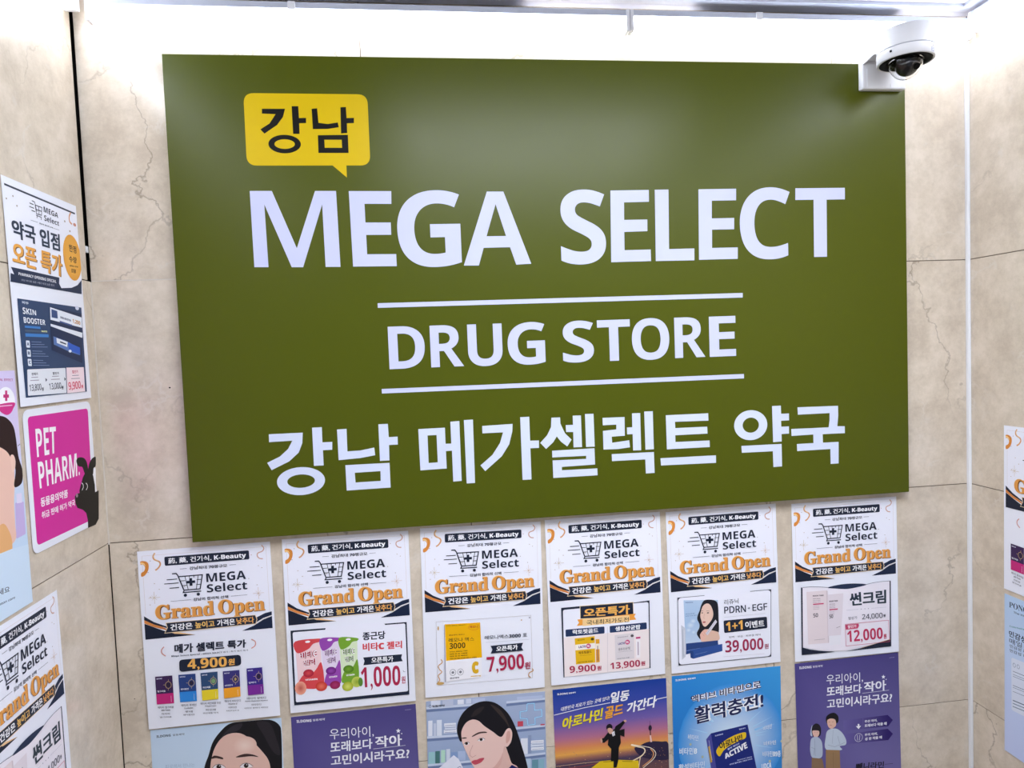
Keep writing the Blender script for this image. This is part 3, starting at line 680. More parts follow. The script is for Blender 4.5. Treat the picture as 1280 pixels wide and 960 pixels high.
('T','offer_text','d4404a','비타C 젤리','b',0.03,((124.6,187.6),(191.2,189.2),(190.7,202.5),(124.4,201.8))),
('P','offer_text','1c2438',((124.5,212.4),(190.1,212.9),(188.5,219.3),(190.8,225.1),(124.3,225.9),(126.5,218.9))),
('T','offer_text','f8f8fb','오픈특가','b',0.025,((138.1,213.6),(175.3,214.4),(174.9,224.3),(137.7,223.5))),
('T','price_text','b0244c','1,000','b',0,((119.4,228.8),(186.1,232.1),(185.1,271.5),(119.6,270.1))),
('T','price_text','b0244c','원','b',0.02,((187.3,251.2),(194,251.3),(193.9,264),(187.2,264.3))),
('R','pouch_picture#d8484e','f4d4d8',((13.3,173.9),(54.6,172.5),(55.4,257.3),(15.2,254)),2),
('S','pouch_picture#d8484e','d8484e',((13.4,174.7),(54.6,173.3),(54.7,178.4),(43.1,181.2),(34.2,189.6),(15.9,194.6))),
('E','pouch_picture#d8484e','f8f4f8',34,176.9,4.1,1.9,'f8f4f8'),
('S','pouch_picture#d8484e','d8484e',((16.8,253.3),(55.4,255.6),(55,214.8),(46.1,224.6),(38.9,231),(22.8,234.3))),
('T','pouch_picture#d8484e','a81838','비타C','b',0.09,((19.9,194.6),(48.6,191.1),(48.8,203.7),(20.2,206.7))),
('T','pouch_picture#d8484e','a81838','젤리','b',0.09,((24.3,208.4),(45.9,206.2),(46,217.1),(24.5,219))),
('T','pouch_picture#d8484e','fbf4f8','비타C','b',0,((19.9,194.6),(48.6,191.1),(48.8,203.7),(20.2,206.7))),
('T','pouch_picture#d8484e','fbf4f8','젤리','b',0,((24.3,208.4),(45.9,206.2),(46,217.1),(24.5,219))),
('E','pouch_picture#d8484e','d8484e',32.8,230.7,8.6,6.7,'a81838'),
('T','pouch_picture#d8484e','f8f0f4','VITAMIN','b',0.03,((26.9,240.3),(47.1,240.6),(47.2,243.6),(27,243.1))),
('R','pouch_picture#9a4ab0','e8daf0',((55,172.9),(86.1,173.6),(85.1,254.5),(58.7,254.1)),2),
('S','pouch_picture#9a4ab0','9a4ab0',((55,173.7),(86.1,174.4),(86,179.3),(77.4,181.5),(70.8,189.4),(57.4,194))),
('E','pouch_picture#9a4ab0','f8f4f8',70.6,176.9,4.1,2,'f8f4f8'),
('S','pouch_picture#9a4ab0','9a4ab0',((59.7,253.3),(85.2,252.9),(85.6,214),(79.3,223.5),(74.3,229.9),(63.3,233.8))),
('T','pouch_picture#9a4ab0','6a1a78','비타C','b',0.09,((60.4,194),(81.4,191.3),(81.3,203.4),(60.9,206.2))),
('T','pouch_picture#9a4ab0','6a1a78','젤리','b',0.09,((63.8,207.9),(79.3,205.7),(79.3,216.3),(64.2,218.4))),
('T','pouch_picture#9a4ab0','fbf4f8','비타C','b',0,((60.4,194),(81.4,191.3),(81.3,203.4),(60.9,206.2))),
('T','pouch_picture#9a4ab0','fbf4f8','젤리','b',0,((63.8,207.9),(79.3,205.7),(79.3,216.3),(64.2,218.4))),
('E','pouch_picture#9a4ab0','9a4ab0',70.1,229.9,8.6,6.7,'6a1a78'),
('T','pouch_picture#9a4ab0','f8f0f4','VITAMIN','b',0.03,((66.2,239.5),(79.8,239),(79.8,241.8),(66.3,242.4))),
('R','pouch_picture#78a832','dcebc8',((86.5,173.7),(116.1,177),(114,253.5),(86.7,253.1)),2),
('S','pouch_picture#78a832','78a832',((86.5,174.5),(116.1,177.8),(116,182.3),(107.7,183.8),(101.1,190.9),(88,194.4))),
('E','pouch_picture#78a832','f8f4f8',101.2,178.8,4.2,2,'f8f4f8'),
('S','pouch_picture#78a832','78a832',((87.8,252.3),(114,252),(115.1,215.2),(108.6,224),(103.4,230),(92.2,233.4))),
('T','pouch_picture#78a832','4a7a1c','비타C','b',0.09,((90.9,194.6),(111.3,193.4),(111,204.9),(90.9,206.4))),
('T','pouch_picture#78a832','4a7a1c','젤리','b',0.09,((93.7,208.2),(108.9,207),(108.7,217.1),(93.7,218.5))),
('T','pouch_picture#78a832','fbf4f8','비타C','b',0,((90.9,194.6),(111.3,193.4),(111,204.9),(90.9,206.4))),
('T','pouch_picture#78a832','fbf4f8','젤리','b',0,((93.7,208.2),(108.9,207),(108.7,217.1),(93.7,218.5))),
('E','pouch_picture#78a832','78a832',99.2,229.8,8.7,6.7,'4a7a1c'),
('T','pouch_picture#78a832','f8f0f4','VITAMIN','b',0.03,((95,239),(108.8,238.7),(108.8,241.4),(94.9,241.8))),
('E','fruit_picture','c85a50',18.9,254.8,9.4,11.5,'f0a890'),
('E','fruit_picture#b','e87860',53,255.1,9.5,8.3,'c82c28'),
('E','fruit_picture#c','b03870',75.7,255.1,8.6,7.1,'8a1a4c'),
('E','fruit_picture#d','94ac34',112.1,253.3,8.8,9.2,'c8d460'),
('E','fruit_picture#e','d8e070',96.6,259.7,9.2,8,'a8b424'),
('E','fruit_picture#f','5a8a34',118.3,254,3.8,7.6,'5a8a34'),
('L','offer_text','6a7080',0.6,((190.6,240.5),(192,243.7),(194.3,243.5))),
),
'vitamin_c':(
('L','offer_frame','b8b2b0',0.5,((22.3,164.4),(188.4,165.2),(188.4,277.4),(21.5,276.4),(22.3,164.4))),
('C','offer_frame','c8955a',1.4,((28.8,231),(30.8,236.4),(23.8,242.4),(26.2,249.2),(29.5,253.4),(23.3,259.4),(25.7,267.5),(21.9,271.2))),
('E','offer_frame','c8a060',26.3,273.4,6.6,2.6,'c8a060'),
('E','offer_frame','c8a060',25.7,176,1.3,3.7,'c8a060'),
('C','offer_frame','c8955a',1.6,((188.3,260.7),(189.6,264.8),(182.8,268.2),(181.8,273.5),(185.2,276.4))),
('E','offer_frame','c8a060',171.4,172.4,1,1.3,'c8a060'),
('E','offer_frame','9a9aa8',185.9,169.2,1.3,1.3,'9a9aa8'),
('E','offer_frame','9a9aa8',210.4,192.1,1.1,2.7,'9a9aa8'),
('P','box_picture','a8a8b8',((37.2,169.7),(35.8,171.7),(34.2,271.9),(36.4,271))),
('P','box_picture','f4f2f8',((37.2,169.7),(98.6,171.1),(99,268.7),(36.4,271))),
('P','box_picture','f0b400',((37.2,169.7),(98.6,171.1),(100,233.4),(37.4,234.3))),
('T','box_picture','3a2c10','레모나 맥스','b',0.01,((43,194.7),(87.3,196),(87.1,202.8),(42.8,202.1))),
('T','box_picture','2a2010','3000','b',0,((44.1,203.7),(71.7,204.3),(71.7,214),(44,214))),
('O','box_picture','d86a20',87.6,178.1,10,5.7,0.5),
('T','box_picture','c04828','레모나','b',0.02,((80,174.8),(95.3,175.5),(95.1,180.7),(79.8,180.1))),
('T','box_picture','7a5a10','비타민C 3000mg 고함량 레모나','b',0.03,((39.7,171.7),(74,172.7),(73.9,174.6),(39.7,173.6))),
('T','box_picture','9a5a10','경남제약 레모나','b',0.03,((43.7,188.4),(70.9,188.9),(70.8,191),(43.7,190.8))),
('T','box_picture','6a4c10','비타민C 3000mg 고함량','b',0.03,((44.2,218.2),(75.3,218.3),(75.2,220.4),(44.1,220.3))),
('T','box_picture','6a4c10','하루 한 포 고함량','b',0.03,((44.1,222.2),(75.2,222.2),(75.1,224.3),(44,224.3))),
('T','box_picture','6a4c10','하루 한 포 레모나','b',0.03,((44,226.1),(75.1,226.2),(75,228.3),(43.9,228.2))),
('T','box_picture','6a4c10','건강기능식품 비타민 레모나 고함량','b',0.03,((43.8,230),(90.8,231.3),(90.7,233.4),(43.8,232.1))),
('T','box_picture','e0b020','C','b',0.09,((81.8,239.3),(94,239.5),(93.9,261.1),(82,261))),
('O','box_picture','707078',48.6,255.7,5.3,5.8,0.6),
('O','box_picture','707078',61.8,255.9,5.3,5.8,0.6),
('E','box_picture','8a8a94',48.6,255.7,2.4,2.3,'8a8a94'),
('E','box_picture','8a8a94',61.8,255.9,2.4,2.4,'8a8a94'),
('T','box_picture','50505c','경남제약','b',0.03,((42.9,264.2),(59.5,264.2),(59.4,266.8),(42.8,266.8))),
('T','box_picture','e0b020','3000mg','b',0.03,((79.3,264.5),(97,264.3),(96.9,266.7),(79.2,266.8))),
('T','offer_text','1c2438','레모나맥스3000 포','b',0.01,((105.6,195.3),(180.9,195.7),(180.6,203.6),(105.4,202.1))),
('L','offer_text','b8b8c4',0.4,((107.4,207.3),(183.7,207.9))),
('P','offer_text','1c2438',((115.6,214),(173.1,213.1),(170,220.8),(173.3,226.9),(115.5,227.7),(118.9,220.9))),
('T','offer_text','f8f8fb','오픈특가','b',0.03,((125.7,215.6),(163.7,215.3),(163.5,224.6),(125.4,225.1))),
('T','price_text','b0244c','7,900','b',0,((107.9,233.2),(173.9,232.5),(174.1,263),(109.2,264.2))),
('T','price_text','b0244c','원','b',0.02,((175.3,248.3),(185.2,248),(184.9,260.5),(175.5,261))),
),
'probiotic':(
('P','offer_frame','1c2438',((23.1,158.4),(56.6,158.4),(56.4,162.9),(22.9,163.5))),
('P','offer_frame','1c2438',((23.1,158.4),(26.3,160.1),(24.5,283.6),(22.3,284))),
('P','offer_frame','1c2438',((154.5,160.6),(184.8,159.1),(184.5,165.6),(154.4,163.5))),
('P','offer_frame','1c2438',((182.7,159.3),(184.8,159.1),(182.4,282.8),(180.3,283))),
('R','offer_frame','eff0fc',((25.9,162.3),(182.8,161.8),(180.5,282.4),(24.1,283.6)),4),
('P','offer_frame','f2e6e6',((25.9,212.2),(182,210.7),(180.3,282.4),(24.1,283.2))),
('P','offer_text','f0d8a8',((56.8,157.9),(154.6,159.2),(154.6,185.7),(56.3,181.3))),
('P','offer_text','1c2438',((57.7,158.7),(153.8,160),(153.9,184.9),(57.2,180.6))),
('T','offer_text','f0b45a','오픈특가','b',0.035,((63.4,163.5),(147.9,163),(147.5,181.1),(63.1,178.9))),
('P','offer_text','f0a040',((51.3,181.9),(158.6,180.9),(155.5,185.9),(158.9,191.8),(49.8,193.3),(54.2,187.7))),
('P','offer_text','f4cf94',((60.8,181.4),(146.8,182.5),(146.6,194.8),(60.3,194.5))),
('T','offer_text','3c2c20','국내최저가도전','b',0.01,((68,184.7),(145.5,186),(145.1,195),(67.7,193.7))),
('R','offer_text','23365e',((29.2,198.1),(100,198.9),(99.9,211.5),(29.1,211)),2),
('T','offer_text','f8f8fb','락토핏골드','b',0.03,((41.9,199.7),(88.4,200.3),(88.5,209.1),(41.9,208.1))),
('R','offer_text','23365e',((109.6,199),(177.9,198.6),(178,210.9),(109.5,211.4)),2),
('T','offer_text','f8f8fb','생유산균팝','b',0.03,((119.6,200.9),(166.3,201.3),(166.3,209.8),(119.7,209.2))),
('P','box_picture','eab818',((45.3,215.6),(81.5,214.6),(81,262.6),(45.8,262.6))),
('P','box_picture','f8f0e8',((45.6,226.9),(81.5,227.1),(81.5,236.9),(45.7,237.1))),
('T','box_picture','5a3a8a','LACTO','b',0.03,((51.7,229.6),(64.8,229.4),(64.8,233.7),(51.7,234))),
('E','box_picture','c83878',69.5,231.4,4.3,4.3,'c83878'),
('T','box_picture','f8f0f4','Fit','b',0.03,((67,229.2),(71.7,229.3),(71.6,233.6),(66.8,233.5))),
('T','box_picture','6a3c10','락토핏골드','b',0.02,((51.3,239.8),(74.6,239.2),(74.8,244.6),(51.4,245.1))),
('L','box_picture','b08a14',0.5,((52.8,247.6),(74.7,247.7))),
('T','box_picture','8a6a10','종근당건강','b',0.03,((50.3,217.8),(63.1,217.6),(63,220.3),(50.2,220.5))),
('T','box_picture','7a5a10','건강기능식품 유산균','b',0.03,((48.7,258.5),(76.4,258.4),(76.4,260.2),(48.6,260.3))),
('E','box_picture','4a3c10',77.2,219.5,3,2.5,'4a3c10'),
('P','stick_picture','e8a828',((83.1,220.5),(90,220.8),(89.1,262.4),(82.3,262.7))),
('P','stick_picture','f8ecd8',((83.1,228.6),(89.9,228.8),(89.6,239.1),(82.9,238.9))),
('L','stick_picture','7a3878',1.2,((86.2,232.5),(85.7,260.3))),
('P','box_picture#b','ded6da',((118.1,216.3),(153.7,215.6),(153,262.5),(118.1,261.7))),
('T','box_picture#b','5a4a8a','LACTO','b',0.03,((123.9,230.8),(136.5,230.4),(136.5,234.4),(124,234.8))),
('E','box_picture#b','c83878',141.1,231.2,4.4,4.3,'c83878'),
('T','box_picture#b','f8f0f4','Fit','b',0.03,((138.6,229),(143.4,229),(143.2,233.3),(138.4,233.3))),
('T','box_picture#b','5a4a5c','생유산균핏','b',0.01,((123.5,240.5),(145.7,239.7),(145.8,245.1),(123.7,245.6))),
('L','box_picture#b','a8a0a8',0.5,((123.2,247.7),(150,247.5))),
('T','box_picture#b','8a828c','종근당건강 유산균','b',0.03,((123.4,220.3),(142.8,219.8),(142.7,221.6),(123.4,222.1))),
('T','box_picture#b','8a828c','건강기능식품','b',0.03,((121,258.9),(144,258.5),(143.9,260.3),(120.9,260.7))),
('E','box_picture#b','5a5258',150.2,220.4,2.9,2.5,'5a5258'),
('P','stick_picture#b','f4eef2',((157.1,223.1),(165.4,223.1),(163.8,261.7),(156.4,261.9))),
('P','stick_picture#b','c83878',((157.1,223.5),(165.4,223.5),(165.3,226.7),(157.1,226.8))),
('L','stick_picture#b','7a4878',1.2,((160.8,232.5),(160.3,256.8))),
('L','offer_frame','c8c0c8',0.5,((105.5,199.9),(103,281.6))),
('T','price_text','b0244c','9,900','b',0,((33.6,264.4),(81.6,265.7),(81.6,279.3),(33.7,278.5))),
('T','price_text','b0244c','원','b',0.03,((83.9,269.1),(91.7,269.1),(91.4,277.3),(83.9,277.8))),
('T','price_text','b0244c','13,900','b',0,((107.8,265.8),(163.1,265.4),(163.1,279.5),(108.2,279.2))),
('T','price_text','b0244c','원','b',0.03,((164.8,268.6),(172.8,268.6),(172.4,276.9),(164.8,277.1))),
),
'ampoule':(
('P','offer_frame','1c2438',((15.8,157.5),(195.5,158.4),(191.5,284.4),(13.1,282.4))),
('P','offer_frame','eff0fc',((66.9,155.4),(154.7,155.4),(154.5,161),(66.7,160.6))),
('R','offer_frame','eff0fc',((16.7,158.3),(194.5,159.3),(190.6,283.3),(14.1,281.4)),7),
('G','woman_picture',('b4cbe6','a8c4e4','c4d4ea'),((27,163.4),(92.1,168.7),(90.7,245.4),(27.8,248.4))),
('S','woman_picture','1c1c26',((66.5,167),(79.7,167.2),(89,171.2),(92.1,179.9),(92.2,202.3),(91.6,228.5),(82.4,242.6),(59.7,240.4),(51.6,232.1),(50,225.4),(54.6,217.4),(55.3,210),(51.6,200.4),(53.2,192.2),(56.7,185.1),(60.1,175.2))),
('S','woman_picture','e2bca8',((63.4,243.5),(57.5,240.1),(57.2,232.6),(64.1,225.8),(69.1,220.7),(77.5,223.4),(88.8,227.3),(91.5,230.4),(90.8,243.5))),
('S','woman_picture','ecc8b8',((59.7,185.3),(63.2,177.3),(70,173.3),(76.5,175.7),(80.9,184.4),(82.4,194.8),(79.2,203.9),(72.3,211.6),(66.4,215.7),(61.8,212.5),(59,202.9),(57.5,194.4))),
('L','woman_picture','4a2c28',0.5,((59.7,186.2),(63.5,185.8))),
('L','woman_picture','4a2c28',0.5,((69.5,186.8),(75.5,187.7))),
('E','woman_picture','2a1c1c',61.4,189.7,1.7,0.8,'2a1c1c'),
('E','woman_picture','2a1c1c',72.3,190.7,2.1,1,'2a1c1c'),
('L','woman_picture','c89080',0.5,((65.5,191.4),(63.7,199.6),(66,201.3))),
('E','woman_picture','b85058',64.5,207.2,3,1.4,'b85058'),
('S','woman_picture','e8b8a8',((56.2,234.4),(56.1,228.8),(61.4,222.7),(66.2,220.4),(69.9,223.6),(68.7,230),(63.5,240.7),(57.8,242))),
('L','woman_picture','c08878',0.4,((59.3,227.2),(63.8,233.3))),
('L','woman_picture','c08878',0.4,((62.7,224.2),(66.2,230.7))),
('P','woman_picture','d8d4e0',((86.2,204.5),(89.1,209.1),(69.9,232.4),(66.3,228.3))),
('L','woman_picture','9090a8',0.4,((86.7,207),(68.1,229.9))),
('T','woman_picture','50609a','REJUNIC','b',0.03,((30.4,167),(44.9,167.9),(44.8,169.7),(30.3,168.8))),
('T','woman_picture','7890b8','탄력 보습 피부 케어','b',0.03,((30,188.2),(46.8,188.4),(46.7,190.3),(29.9,190))),
('T','woman_picture','7890b8','탄력 보습 케어','b',0.03,((29.8,191.9),(51.4,192),(51.3,193.8),(29.8,193.7))),
('E','woman_picture','d4e2f2',38.4,210.3,7.5,5.9,'b0c8e6'),
('E','woman_picture','d4e2f2',34.3,219.2,5.6,4.4,'b0c8e6'),
('E','woman_picture','d4e2f2',43.5,223.8,4.8,3.9,'b0c8e6'),
('E','woman_picture','d4e2f2',43.4,203.3,5.6,4.5,'b0c8e6'),
('P','stick_picture','c8ccd8',((20.7,208.2),(28.5,214.9),(26.6,267.3),(20,272.3))),
('L','stick_picture','8a90a8',0.6,((22.8,216.2),(22.5,266.5))),
('L','stick_picture','e8e8f0',0.6,((25.9,218.4),(24.9,263))),
('P','box_picture','27437e',((28.5,243.2),(89.1,243.3),(89.7,253.7),(27.7,263.3))),
('P','box_picture','6a82b8',((28.6,255.9),(55.4,254),(55.3,255.3),(28.5,257.4))),
('P','box_picture','2e5096',((35.5,256.3),(97.4,250.8),(97.3,264),(41.4,272.7),(36.2,270.2))),
('P','box_picture','23407e',((35.5,256.3),(42,259.2),(41.4,272.7),(36.2,270.2))),
('L','box_picture','8aa0d0',0.4,((45.5,265.2),(68.3,262.3))),
('T','offer_text','1c2438','리쥬닉','b',0,((103.9,169.4),(131.5,169.3),(131.1,178.7),(103.9,178.7))),
('T','offer_text','2c3448','PDRN','r',0.02,((103.4,182.4),(145.1,182.7),(145.2,196.1),(103.3,195.1))),
('T','offer_text','2c3448','EGF','r',0.02,((157.7,182.9),(186.6,183),(186.6,195.9),(157.7,195.7))),
('T','offer_text','50586a','+','b',0.03,((148.8,187.2),(153.3,187.2),(153.1,191.5),(148.7,191.5))),
('L','offer_text','b8b8c4',0.4,((102.7,201.8),(182.5,202.1))),
('R','offer_text','1c2438',((101.3,207.8),(185.2,208.6),(185.6,230),(102,231)),3),
('T','offer_text','f0b45a','1+1','b',0.02,((105.6,211.4),(137.8,210.3),(137.8,227.9),(106,228))),
('T','offer_text','f8f8fb','이벤트','b',0.02,((142.7,213.6),(179.8,213.8),(179.8,227.2),(142.7,226.4))),
('T','offer_text','50505c','탄력 · 보습 · 피부결 케어','b',0,((111,237.9),(171.6,238.8),(171.5,242.8),(111.2,241.4))),
('T','price_text','a02850','39,000','b',0,((103,245.6),(176.8,247.3),(176.5,271.6),(102.8,270.8))),
('T','price_text','a02850','원','b',0.02,((178.8,259),(186.7,259.2),(186.4,268.8),(178.9,269))),
('L','offer_text','c8c0c8',0.4,((98.5,274.9),(178.3,277.2))),
),
'suncream':(
('P','offer_frame','efe9f2',((16.8,157.9),(36.2,157.9),(68.1,162),(106.2,167),(126.4,166.8),(146.7,162.6),(173.3,159.6),(193.3,159.6),(192.5,271.4),(151.2,278.4),(100.1,284.4),(69.7,282.6),(45.6,278.4),(14.1,269.7))),
('S','offer_frame','22304c',((67.1,161.8),(90.2,158.1),(118.4,158.1),(145.7,162.2),(126.4,165.8),(106.2,167.4),(86.1,165.2))),
('P','offer_frame','1c2438',((14.6,156.8),(17.5,157.8),(15.8,271.8),(12.9,284.5))),
('P','offer_frame','1c2438',((192.5,159.6),(194.9,159.2),(193.6,284.6),(190.7,284.7))),
('P','offer_frame','1c2438',((12.9,269.6),(29.6,275.6),(47.6,279.6),(78.8,284.4),(51.5,284.8),(12.9,284.5))),
('P','offer_frame','1c2438',((100,285.8),(132.7,282.6),(161.5,277),(192.9,271),(193.1,284.8))),
('L','offer_frame','d8a860',0.6,((132.7,282.2),(161.5,276.4),(192.5,271))),
('L','offer_frame','3a3444',0.7,((17.8,157.4),(36.2,157.2),(52.1,159),(68.1,161.7))),
('L','offer_frame','3a3444',0.7,((145.1,162.1),(156.9,160.2),(173.3,159),(193.7,159.3))),
('P','tube_picture','e6d8dc',((25.1,166.2),(64.4,166.5),(65.6,266.3),(26.2,265.4))),
('P','tube_picture','d6c6cc',((64.4,166.5),(67,167.9),(67.6,265.9),(65.6,266.3))),
('P','tube_picture','e4dae2',((66.8,175.1),(98.4,174.6),(95.2,219),(91.7,253.5),(66.2,253.2))),
('P','tube_picture','eceaf2',((68.3,253.4),(91.7,253.5),(90.8,271.3),(69.1,270.9))),
('T','tube_picture','6a5a64','ROUN TONE','b',0.03,((37.5,173.5),(59,174.1),(59,176.8),(37.4,176.1))),
('T','tube_picture','9a8a94','Mild Moist','r',0.03,((37.7,179.2),(52.4,179.7),(52.4,181.6),(37.7,181.1))),
('T','tube_picture','9a8a94','Sun Cream','r',0.03,((37.7,182.7),(52.4,183.1),(52.3,185),(37.6,184.6))),
('T','tube_picture','9a8a94','Daily Care','r',0.03,((37.6,186.1),(52.3,186.5),(52.2,188.5),(37.5,188))),
('P','tube_picture','c84a70',((37.5,189.5),(58.7,189.8),(58.7,192.1),(37.5,191.8))),
('L','tube_picture','a898a2',0.5,((37.4,194.7),(49.9,194.8))),
('L','tube_picture','a898a2',0.5,((37.3,197.4),(49.9,197.5))),
('L','tube_picture','a898a2',0.5,((37.3,200),(49.8,200.1))),
('T','tube_picture','6a5a64','ROUN TONE','b',0.03,((69.8,186.5),(86.9,186.7),(86.8,189.4),(69.7,189.2))),
('T','tube_picture','9a8a94','Mild Moist','r',0.03,((70.1,192.3),(81.6,192.5),(81.6,194.4),(70,194.2))),
('T','tube_picture','9a8a94','Sun Cream','r',0.03,((70,195.7),(81.6,195.9),(81.5,197.8),(70,197.6))),
('T','tube_picture','9a8a94','Daily Care','r',0.03,((69.9,199.1),(81.5,199.4),(81.5,201.3),(69.9,201.1))),
('P','tube_picture','c84a70',((69.9,202.6),(86.6,202.5),(86.5,204.8),(69.8,204.9))),
('L','tube_picture','a898a2',0.5,((69.8,207.8),(79.6,207.7))),
('L','tube_picture','a898a2',0.5,((69.7,210.5),(79.6,210.3))),
('L','tube_picture','a898a2',0.5,((69.7,213.2),(79.5,213))),
('T','tube_picture','5a505c','50','r',0.03,((37.1,207.9),(46.7,207.7),(46.9,215.2),(37.3,215.6))),
('T','tube_picture','5a505c','50','r',0.03,((69.1,212.9),(76.7,212.6),(77,219.8),(69.3,220.1))),
('L','tube_picture','8a7a84',0.5,((38,258),(59.1,258))),
('L','tube_picture','8a7a84',0.7,((82.7,239.2),(90.8,237))),
('T','offer_text','2c3a46','썬크림','b',0.028,((109.7,175),(184.9,174.8),(184.6,201.1),(111.7,200.4))),
('L','offer_text','b0b0bc',0.4,((103.5,207.4),(127.8,207.9))),
('L','offer_text','b0b0bc',0.4,((154.2,208.2),(184.9,208.5))),
('E','offer_text','9a9aa8',133.5,207.8,1,0.8,'9a9aa8'),
('E','offer_text','9a9aa8',141,207.9,1,0.7,'9a9aa8'),
('E','offer_text','9a9aa8',148.1,208.1,1,0.8,'9a9aa8'),
('T','offer_text','4a4a58','정상가','b',0,((106.9,220.4),(125.1,220.4),(125,226.2),(107.2,226.2))),
('T','offer_text','4a4a58','24,000','r',0.01,((134.7,218.2),(176.6,218.3),(176.9,230),(135,229.2))),
('T','offer_text','4a4a58','원','b',0.03,((178.2,221.7),(182.7,221.7),(182.7,227.1),(178.6,227.2))),
('L','price_text','c84a70',0.7,((100.6,234),(188.4,233.9),(189.9,275.1),(101.2,275.4),(100.6,234))),
('P','price_text','c84a70',((100.9,235),(127.3,235),(128.5,239.3),(125.6,244.1),(101.6,244.3))),
('T','price_text','f8f0f4','할인가','b',0.02,((105.4,236.5),(123.3,236.3),(123.2,242),(105.7,242.4))),
('T','price_text','c02c58','12,000','b',0,((103.8,246.5),(175.9,246.4),(176.4,271.3),(104.8,271.8))),
('T','price_text','c02c58','원','b',0.03,((177.8,259.3),(183.9,259.1),(184.2,268.7),(178.1,269.1))),
),
'portrait':(
('G','background_print',('c6daf0','cfe2f4','d8e8f6'),((0,0),(210,0),(210,297),(0,297))),
('T','caption_text#1','2c3448','ILDONG','b',0.01,((9.4,9.7),(32,9.6),(31.8,13.6),(9.2,13.9))),
('T','caption_text#2','4a5266','일동제약','b',0.01,((34.8,9.9),(53.6,10),(53.4,13.8),(34.6,13.5))),
('T','caption_text#3','a8bcd4','피로에서 만나는','r',0,((20.3,60.8),(67.4,62.3),(67,69.4),(20.3,68.3))),
('S','portrait_print','17151a',((80.8,78.1),(89.7,52.4),(97.5,30.7),(109.7,14.6),(125.6,1.9),(150.7,-0.7),(179.6,0.2),(195,2.8),(206.2,12.2),(209,28),(207.4,92.2),(204.1,162.8),(189.1,213.4),(169.1,221.4),(151.8,177.4),(86.7,169.5),(77.5,199.4),(62.3,197.5),(70.6,146.9))),
('S','portrait_print','2e2a32',((133.1,4.7),(146.6,3),(140.4,13.7),(120.9,18.8),(111.1,24),(121.3,12.7))),
('S','portrait_print','2a262c',((169.8,3.3),(190.9,7.5),(201.1,37.5),(205.8,62.9),(194.4,57.5),(180.2,27.1))),
('S','portrait_print','e4bcae',((91,91.6),(91.4,75.2),(93.6,61.1),(99.1,43.2),(109,27.8),(120.9,19.8),(136.3,18.4),(149.5,23.9),(164.2,38.8),(177,55.7),(185.9,71.1),(188.6,90.1),(185.6,118.9),(174.7,144.7),(152.4,165),(132.8,169.9),(116,158.5),(99.9,133.9),(92.4,112.3))),
('S','portrait_print','dab0a2',((114.4,152.1),(152.8,156.7),(156.8,194.7),(188.6,223.8),(73.2,209.3),(110.6,189))),
('E','portrait_print','f2d8cc',148.6,41.3,19.4,15.4,'e4bcae'),
('E','portrait_print','ecc8bc',120,115.5,9.7,18.5,'e4bcae'),
('S','portrait_print','3c2a28',((94.7,56.2),(100.1,53.6),(111.7,58.1),(112,61.4),(101.8,58.3),(94.9,58.7))),
('S','portrait_print','3c2a28',((133.9,59.3),(147.9,55.8),(161.3,58.5),(169.8,63.6),(157.3,61),(138.1,61))),
('S','portrait_print','f0e8ea',((95.3,74.6),(99.7,70.1),(105.5,69.1),(112,71.9),(115.6,76),(108.9,77.3),(100.3,76.8))),
('E','portrait_print','2a1a16',105.2,73.4,3.8,3.9,'2a1a16'),
('E','portrait_print','f4f4f8',106.5,72.1,0.7,0.8,'f4f4f8'),
('L','portrait_print','241a1c',0.7,((94.9,74.1),(99.7,69.9),(105.5,68.7),(112,71.5),(116.2,75.7))),
('S','portrait_print','f0e8ea',((139.2,77.4),(143.6,72.9),(149.5,71.9),(156.1,74.7),(159.8,78.8),(152.9,80.1),(144.3,79.6))),
('E','portrait_print','2a1a16',149.3,76.2,3.8,3.9,'2a1a16'),
('E','portrait_print','f4f4f8',150.5,74.9,0.8,0.8,'f4f4f8'),
('L','portrait_print','241a1c',0.7,((138.8,76.9),(143.7,72.7),(149.5,71.5),(156.1,74.3),(160.4,78.5))),
('S','portrait_print','c08a80',((116,119.2),(121.6,122.9),(127.4,122.2),(133.2,121.2),(129.1,125.9),(119.6,124.8))),
('S','portrait_print','b8505c',((109.3,138.1),(119.1,135.1),(123.8,137.1),(129.6,136.3),(140.9,141.2),(130,146.7),(118.5,146))),
('L','portrait_print','8a3844',0.5,((109.7,138.3),(123.6,140.4),(140.5,141.3))),
('P','portrait_print','e8ecf4',((30,307.4),(56.7,234.1),(92,215.8),(122,232.1),(159.2,224.3),(187.7,242.6),(199.8,256.8),(196.4,330.4))),
),
'children':(
('Q','background_print',('4f4688','4a427f','7c74ac','5d5492'),((0,0),(210,0),(210,297),(0,297))),
('T','headline_text#1','f2f2f8','ILDONG','b',0.01,((8.9,6.2),(33.4,7.2),(33.2,11.9),(9,11.1))),
('T','headline_text#2','f2f2f8','일동제약','b',0.01,((35.7,7.5),(55.9,7.8),(55.6,12.1),(35.4,11.4))),
('L','headline_text','c8c4e0',0.4,((191,8.8),(201.6,9))),
('T','headline_text#4','f2f2f8','우리아이,','r',0,((62.3,27.7),(136.4,30.8),(136,50.2),(62.1,47.5))),
('T','headline_text#5','f2f2f8','또래보다','b',0.02,((62.3,50.5),(133.4,52.3),(132.4,70.8),(61.8,70.3))),
('T','headline_text#6','f2f2f8','작아','b',0.02,((137.9,49.8),(183.5,50.7),(183,71.3),(137.5,69.4))),
('L','headline_text#b','f2f2f8',0.6,((133.9,71.4),(188.8,71.4))),
